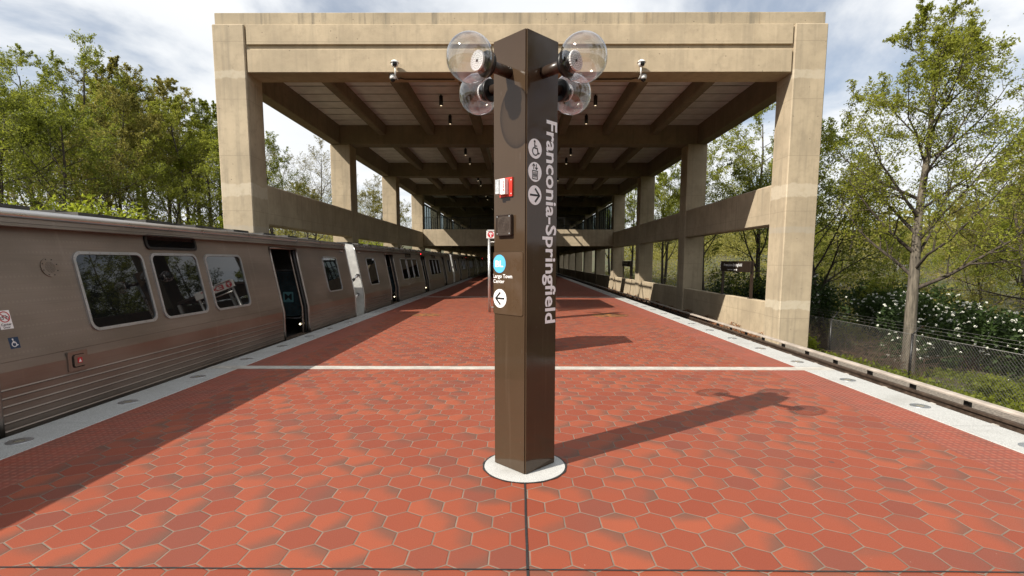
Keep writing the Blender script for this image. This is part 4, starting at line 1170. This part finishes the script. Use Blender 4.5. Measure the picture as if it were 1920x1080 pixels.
# right bank
for lab,x,y,k,s_,rz,lf in (
  ('dark trunked tree seen in the nearest right opening beside the second column',13.0,25.5,A,.72,.9,M['leaf_fresh']),
  ('green tree filling the top of the nearest right opening',14.8,22.5,A,.80,2.4,M['leaf_fresh']),
  ('tree behind the nearest right column with twigs beside it',15.2,18.0,C_,.98,3.3,M['leaf_mid']),
  ('green tree seen in the second right opening',13.4,34,B,.86,4.1,M['leaf_fresh']),
  ('bushy tree seen in the second right opening, nearer its left side',15.5,39,A,.78,5.3,M['leaf_mid']),
  ('green tree seen in the third right opening',13.6,44,B,.95,1.1,M['leaf_fresh']),
  ('green tree seen in the narrow fourth right opening',13.6,54,A,.85,2.0,M['leaf_fresh']),
  ('broad olive green tree at the right edge of the picture',22.4,15.5,C_,.86,2.9,M['leaf_olive']),
  ('olive tree behind the broad one at the right edge',26,19,C_,1.0,.2,M['leaf_fresh']),
  ('distant green tree right of the station between elm and column',26,34,B,.78,.7,M['leaf_fresh']),
  ('distant olive tree behind the elm trunk',34,38,A,.62,4.7,M['leaf_olive']),
  ('low spreading olive tree on the bank right of the elm trunk',19.6,19.5,C_,.52,.9,M['leaf_fresh']),
  ('spreading bright green tree on the bank right of the elm',24.5,19.0,C_,.62,2.1,M['leaf_fresh']),
  ('low spreading tree on the bank between the column and the elm',17.5,22.5,C_,.58,4.9,M['leaf_fresh']),
  ('rounded tree high on the bank at the right edge',31,22.5,C_,.8,3.9,M['leaf_olive']),
  ('tree beside the camera on the right bank, mirrored in the first train window',14.5,6.5,A,1.05,.3,M['leaf_mid']),  # unseen row beside and behind the camera, added to dim pylon and train
  ('tree on the right bank behind the camera, mirrored in the second train window',16.5,1.0,B,1.25,1.3,M['leaf_mid']),
  ('tall tree on the right bank behind the camera, unseen, added to dim the glossy pylon',13.5,-5.,A,1.15,2.3,M['leaf_mid']),
  ('bushy tree on the right bank behind the camera, unseen, added to dim the pylon side',17.5,-9.,A,1.2,3.3,M['leaf_mid']),
  ('farthest tree on the right bank behind the camera, unseen, added to dim the pylon',12.5,-14.,B,1.3,4.3,M['leaf_mid']),
  ('distant dark green tree low behind the white shrubs',21,27,C_,.72,1.6,M['leaf_mid']),
  ): place(k,lab,x,y*KY,s_,rz,RG,lf)

def shrub(name,label,cx,cy,rx,ry,h,leaf,n,ls,seed,flowers=0,stems=10,group=None,ztop=None):
    rn = random.Random(seed); z0 = gz(cx,cy)-.1
    root = thing(name,label,'shrub',(cx,cy,z0),group); W_=MB(); Lf=MB(); Fl=MB()
    lobes = [(rn.uniform(-.75,.75)*rx,rn.uniform(-.75,.75)*ry,rn.uniform(.35,.82)*h,rn.uniform(.28,.48)) for _ in range(15)]
    for x,y,z,_ in lobes:
        W_.tube([(rn.uniform(-.15,.15)*rx,rn.uniform(-.15,.15)*ry,-.1),(x*.5,y*.5,z*.5),(x,y,z)],[.03,.018,.006],4,0,False)
    for i in range(n):
        x,y,z,q = rn.choice(lobes); d = Vector((rn.gauss(0,1),rn.gauss(0,1),rn.gauss(0,1))).normalized()*(rn.random()**.45)*q
        p = Vector((x+d.x*rx*1.1,y+d.y*ry*1.1,max(.02,z+d.z*h*.8)))
        leafquad(Lf,p,(rn.gauss(0,.8),rn.gauss(0,.8),rn.gauss(.6,.6)),ls*rn.uniform(.6,1.3),rn,.55)
    for i in range(flowers):
        x,y,z,q = rn.choice(lobes); d = Vector((rn.gauss(-.5,.8),rn.gauss(-.7,.8),rn.gauss(.5,.7))).normalized()*q*1.02
        p = Vector((x+d.x*rx*1.1,y+d.y*ry*1.1,max(.1,z+d.z*h*.8)))
        s_ = rn.uniform(.030,.065)
        for k in range(11):
            e = Vector((rn.gauss(0,1),rn.gauss(0,1),rn.gauss(0,.7)))*s_*.5
            leafquad(Fl,p+e,(e.x*14-.3,e.y*14-.5,.5+e.z*10),s_*.5,rn,.9)
    W_.build('stems',M['twig'],root); Lf.build('foliage',leaf,root)
    if flowers: Fl.build('blossom',M['blossom'],root)['kind']='stuff'
    return root
SG='white flowering shrubs behind the fence'
shrub('flowering_shrub','white flowering shrub right beside the front right column',14.4,25.2,1.7,2.0,3.4,M['leaf_dark'],7000,.085,1,130,group=SG)
shrub('flowering_shrub','white flowering shrub behind the elm trunk',16.4,22.2,1.6,1.9,2.7,M['leaf_dark'],7000,.085,2,150,group=SG)
shrub('flowering_shrub','white flowering shrub right of the elm trunk, its blossoms spilling towards the fence',17.0,19.0,1.7,1.9,2.5,M['leaf_dark'],7000,.085,3,150,group=SG)
shrub('flowering_shrub','low white flowering shrub close behind the fence between its two posts',15.0,19.4,1.0,1.4,1.5,M['leaf_dark'],4000,.075,4,50,group=SG)
shrub('dark_shrub','dark evergreen shrub behind the white blossoms by the station column',13.0,30.0,1.5,2.2,3.2,M['leaf_dark'],6000,.09,5)
shrub('dark_shrub','dark shrub behind the white blossoms at the right',20.5,27.3,2.2,2.8,2.8,M['leaf_dark'],7000,.1,6)
shrub('green_shrub','low feathery green shrub just behind the fence, right of its nearer post',13.6,13.6,.9,1.4,.9,M['leaf_mid'],4500,.06,7)
shrub('green_shrub','yellow green weed clump at the foot of the front right column',11.1,19.4,.35,.6,.8,M['leaf_bright'],700,.06,8)
# bare brown bramble tangle behind the fence
rn = random.Random(9); tb = MB()
for i in range(520):
    x,y = rn.uniform(11.9,13.4),rn.uniform(16.3,23.); z=gz(x,y); p=Vector((x,y,z)); d=Vector((rn.gauss(0,.5),rn.gauss(0,.5),1)); pts=[p]
    for k in range(5):
        d=(d+Vector((rn.gauss(0,.45),rn.gauss(0,.45),-.22))).normalized(); p=p+d*rn.uniform(.2,.42); pts.append(p)
    tb.tube(pts,[.009,.008,.007,.006,.005,.004],3,0,False)
o_ = tb.build('bramble_tangle',M['twig']); tag(o_,'tangle of bare brown brambles behind the fence left of the elm trunk','brambles')
# bright shrubs behind the train
BG='bright green shrubs behind the train'
shrub('bright_shrub','large bright green shrub above the train roof at the left',*pt(115,16.5),2.6,2.0,4.6,M['leaf_bright'],8000,.11,11,group=BG)
shrub('bright_shrub','bright green shrub at the far left edge above the train roof',*pt(40,15.5),2.1,1.6,4.7,M['leaf_bright'],8000,.11,12,group=BG)
shrub('bright_shrub','small bright green shrub right of the large one above the train roof',*pt(215,18.5),1.6,1.5,3.4,M['leaf_bright'],5000,.11,13,group=BG)
shrub('bright_shrub','bright green shrub just left of the front left column',*pt(392,22),1.3,1.3,4.4,M['leaf_bright'],5000,.11,14,group=BG)
shrub('bright_shrub','bright green bushes seen under the first left rail beam',*pt(560,30),3.0,2.5,3.6,M['leaf_bright'],7000,.13,15,group=BG)
shrub('bright_shrub','bright green bushes seen under the second left rail beam',*pt(690,44),3.2,3.,3.9,M['leaf_bright'],6000,.14,16,group=BG)
# understory and far woods: masses nobody could count
def mass(name,label,boxes,leaf,n,ls,seed):
    rn = random.Random(seed); mb = MB()
    for x0,x1,y0,y1,h in boxes:
        for i in range(n):
            x,y = rn.uniform(x0,x1),rn.uniform(y0,y1); z = gz(x,y)
            hh = h*(.45+.55*abs(math.sin(x*.55+1.3*math.sin(y*.37)))*abs(math.cos(y*.43+x*.21)))
            leafquad(mb,(x,y,z+hh*rn.random()**1.1),(rn.gauss(0,.8),rn.gauss(0,.8),rn.gauss(.6,.6)),ls*rn.uniform(.5,1.3),rn,.55)
    o = mb.build(name,leaf,kind='stuff'); o['label']=label; o['category']='undergrowth'; return o
mass('undergrowth','dark green undergrowth filling the wood floor behind the train',[(-48,-19,28,48,2.6),(-46,-17,48,84,3.6)],M['leaf_mid'],14000,.13,31)
mass('far_woodland','distant mass of woodland foliage behind the left hand trees',[(-110,-62,30,84,7.),(-95,-34,92,150,9.)],M['leaf_olive'],16000,.34,32)
mass('bank_undergrowth','green and brown undergrowth on the right hand bank',[(12.2,28,24,48,1.5),(12,28,48,98,2.4),(23,50,16,60,2.4)],M['leaf_olive'],15000,.11,33)
mass('ground_ivy','low green weeds on the ground behind the fence',[(10.4,15.5,5.5,24,.4),(15.5,28,7,24,.5)],M['leaf_mid'],12000,.055,34)
mass('distant_trees','distant hazy tree mass on the right horizon',[(34,95,38,110,7.),(28,70,100,165,9.)],M['leaf_olive'],15000,.34,35)
